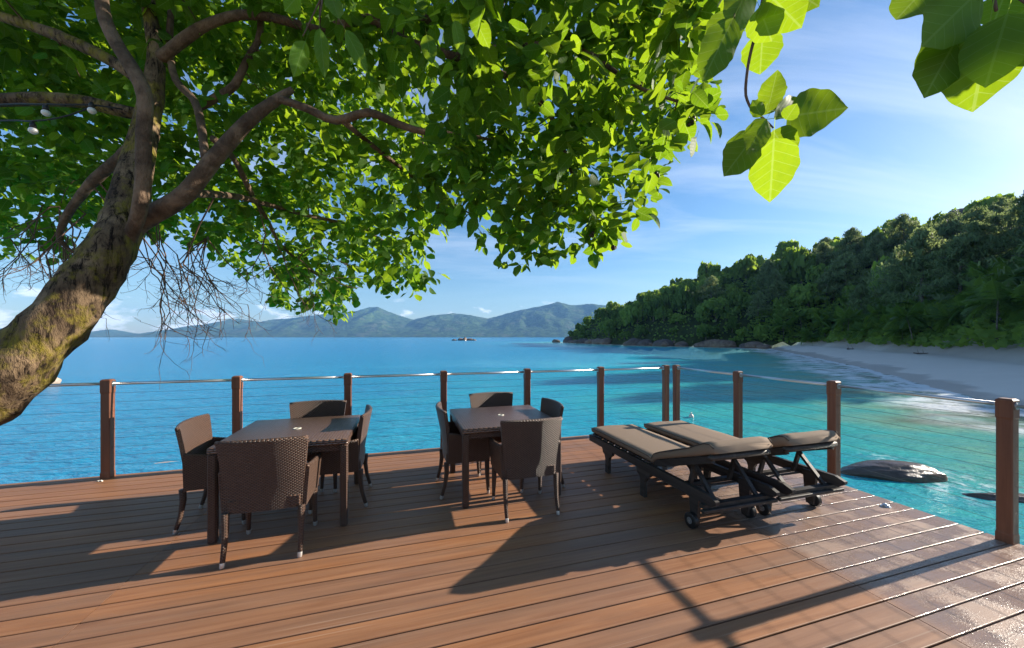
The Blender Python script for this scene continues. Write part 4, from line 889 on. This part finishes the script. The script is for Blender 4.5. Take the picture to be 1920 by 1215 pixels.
def put(kind, x, y, h, w, var):
    z = float(land_z(np.array([x]), np.array([y]))[0][0]); ds = float(shore_dist(np.array([x]), np.array([y]))[0])
    zone = 'head' if (y > 150 and x < 125) else 'back' if ds < 45 and y < 135 else 'slope'
    zz_ = z+h; far = visible(x*1.0, y, zz_, 9.0)
    if zone == 'slope' and not visible(x*1.12, y*1.12, zz_+4, 0): zone = 'slope'
    if z > 40: zone = 'ridge'
    nm = {'broad': 'broadleaf_tree', 'cas': 'casuarina_tree', 'palm': 'palm_tree'}[kind]
    o = empty(nm, (x, y, z-.15), random.uniform(0, 6.28)); ad = {'broad': 'rounded green leafy tree', 'cas': 'tall feathery grey green casuarina', 'palm': 'coconut palm with arching fronds'}[kind]
    g = {'ridge': 'on the ridge', 'head': 'on the headland', 'slope': 'on the slope', 'back': 'behind the beach'}[zone]
    px_ = 960+F*x/y; sec = next(i for i, q in enumerate(SECT) if px_ < q[0])
    ad = ad if kind != 'broad' else ('slender leafy tree' if h > 1.95*w else 'low round leafy tree' if h < 1.4*w else 'full round leafy tree')
    if kind == 'palm': ad = 'tall coconut palm' if h > 4.6 else 'young coconut palm' if h < 2.8 else 'coconut palm'
    if kind == 'cas': ad = 'tall feathery casuarina' if h > 16.5 else 'feathery casuarina'
    tag(o, ad+' '+ZONES[zone]+', '+SECT[sec][1], 'tree' if kind != 'palm' else 'palm', nm.replace('_', ' ')+'s '+g+' '+SECT[sec][1])
    if kind == 'palm':
        tm, (lx, ly) = PT[var % 4]; tk = link('trunk', tm, None, o); tk.scale = (h*.75, h*.75, h)
        nf = 15
        for k in range(nf):
            f = link('frond', FD[min(3, int(k/nf*4))], None, o); f.location = (lx*h*.75*1.02, ly*h*.75*1.02, h*.955); L = w*(.85+.3*random.random())
            f.scale = (L, L, L); f.rotation_euler = (random.uniform(-.15, .15)+(.55 if k < 4 else .2 if k < 8 else 0), 0, k*2.4+random.uniform(-.2, .2))
    else:
        cm, tm = (BR if kind == 'broad' else CS)[var % (7 if kind == 'broad' else 4)]
        for nme, me in (('trunk', tm), ('crown', cm)):
            c = link(nme, me, None, o); c.scale = (w, w, h) if kind == 'broad' else (h*w, h*w, h)
    placed.append((x, y, {'broad': w*1.25, 'cas': h*.17, 'palm': 3.2}[kind])); counts[kind] += 1
rs = random.Random(11)
# palms and low growth at the back of the sand
tries = 0
while counts['palm'] < 46 and tries < 4000:
    tries += 1; x, y = rs.uniform(34, 125), rs.uniform(18, 150); _, dd, d0 = land_z(np.array([x]), np.array([y])); k = dd[0]-d0[0]
    if not in_view(np.array(x), np.array(y), 120) or k < 1.5 or k > (14 if y < 110 else 8) or beachness(x, y) < .3 or not spot_ok(x, y, 3.0): continue
    put('palm', x, y, rs.uniform(1.6, 6.5), rs.uniform(3.4, 5.0), rs.randrange(9))
tries = 0
while counts['cas'] < 80 and tries < 6000:
    tries += 1; x, y = rs.uniform(45, 200), rs.uniform(20, 190); _, dd, d0 = land_z(np.array([x]), np.array([y])); k = dd[0]-d0[0]
    if not in_view(np.array(x), np.array(y), 300) or k < 7 or k > 75 or (y > 150 and rs.random() < .8) or not spot_ok(x, y, 3.0): continue
    put('cas', x, y, rs.uniform(13, 21)*(1 if k < 50 else .75), rs.uniform(1.1, 1.6), rs.randrange(9))
tries = 0
while counts['broad'] < 298 and tries < 30000:
    tries += 1; x, y = rs.uniform(40, 330), rs.uniform(15, 330); zt, dd, d0 = land_z(np.array([x]), np.array([y])); k = dd[0]-d0[0]
    w = rs.choice((2.8, 3.6, 4.4, 5.6, 7.0))*rs.uniform(.85, 1.15)*(.7 if y > 220 else 1); h = w*rs.choice((1.2, 1.4, 1.6, 1.9, 2.3))*rs.uniform(.9, 1.1)
    if k < 2.5 or not in_view(np.array(x), np.array(y), 60) or not spot_ok(x, y, w*1.3) or not visible(x, y, zt[0]+h*.9, 3.5): continue
    put('broad', x, y, h, w, rs.randrange(99))
# shrubs and crowns nobody could count: one mass over the slope
n = 110000; x = np.concatenate([RNG.uniform(34, 330, n//2), RNG.uniform(34, 130, n//2)]); y = np.concatenate([RNG.uniform(-40, 330, n//2), RNG.uniform(0, 150, n//2)]); z, dd, d0 = land_z(x, y); ok = (dd-d0 > 1.2) & in_view(x, np.maximum(y, 8), 900)
x, y, z, dd, d0 = x[ok], y[ok], z[ok], dd[ok], d0[ok]; n = len(x); hgt = np.minimum(5.5, 1.6+(dd-d0)*.45)*fbm(x/5, y/5, 3, 41)*1.35
C = np.stack([x, y, z+hgt*RNG.uniform(.35, 1, n)], 1); Nn = RNG.normal(size=(n, 3))*.6+np.array((-.3, -.5, .8)); Nn /= np.linalg.norm(Nn, axis=1)[:, None]
T = RNG.normal(size=(n, 3)); T -= np.sum(T*Nn, 1)[:, None]*Nn; T /= np.linalg.norm(T, axis=1)[:, None]; B = np.cross(Nn, T); s = RNG.uniform(.22, .6, n)[:, None]
V = np.stack([C-B*s-T*s, C+B*s-T*s*.7, C+B*s*.8+T*s, C-B*s*1.1+T*s*.8], 1).reshape(-1, 3)
tag(link('undergrowth', np_mesh('undergrowth', V, np.arange(len(V)).reshape(-1, 4), {'rnd': np.repeat(RNG.random(n), 4)}, None, False, M['tree1'])), 'thick green undergrowth covering the hillside between the trees', 'undergrowth', None, 'stuff')
q = at(1832, 402, 172); rock('rock_outcrop', (q.x, q.y, q.z-3), (17, 9, 7), 77, M['darkrock'], .3, 4, .3, 'bare dark granite outcrop on the crest of the hill', 'rock')
# driftwood on the sand, buoy out on the water
def drift(loc, L, rz, label, seed):
    rs = random.Random(seed); mb = MB(); pts = [(L*(k/6-.5), rs.uniform(-.06, .06)*L, .1+.05*L*abs(k/6-.4)*rs.random()*2) for k in range(7)]
    mb.tube(pts, [.05+.02*L*(1-k/6) for k in range(7)], 8)
    for k in (2, 4): p = Vector(pts[k]); mb.tube([p, p+Vector((.1*L, .08*L, .10*L)), p+Vector((.16*L, .14*L, .22*L))], [.04, .03, .012], 6)
    o = mb.build('driftwood', M['drift'], None, True); z = float(land_z(np.array([loc[0]]), np.array([loc[1]]))[0][0]); o.location = (loc[0], loc[1], z+.02); o.rotation_euler = (0, 0, rz); tag(o, label, 'driftwood', 'driftwood on the beach')
drift((81, 88), 4.5, .5, 'branched driftwood log lying far up the beach', 1); drift((69, 62), 3.0, .2, 'dark driftwood log at the edge of the palms', 2)
p = water(1296, 784); bu = empty('buoy', (p.x, p.y, SEA)); tag(bu, 'small pale mooring buoy floating beyond the corner of the railing', 'buoy')
MB().tube([(0, 0, z) for z in (-.1, -.02, .06, .14, .2, .225)], [.05, .10, .12, .11, .07, .03], 16).build('float', M['buoyr'], bu, True)
MB().tube([(0, 0, .22), (0, 0, .26), (0, 0, .30)], [.03, .025, .035], 10).build('eye', M['buoyr'], bu, True)

# ------------------------------------------------------------------ air
hz = MB().box((0, 4600, 350), (18400, 9800, 740)); m, t = material('haze_air')
t.out(None, t.n('VolumePrincipled', {'Color': (0.22, 0.48, 0.90), 'Density': 7.5e-5, 'Anisotropy': 0.0}).outputs[0])
hb = hz.build('haze', m); hb.location.z = 0; tag(hb, 'thin bluish sea haze hanging over the whole bay', 'haze', None, 'stuff')
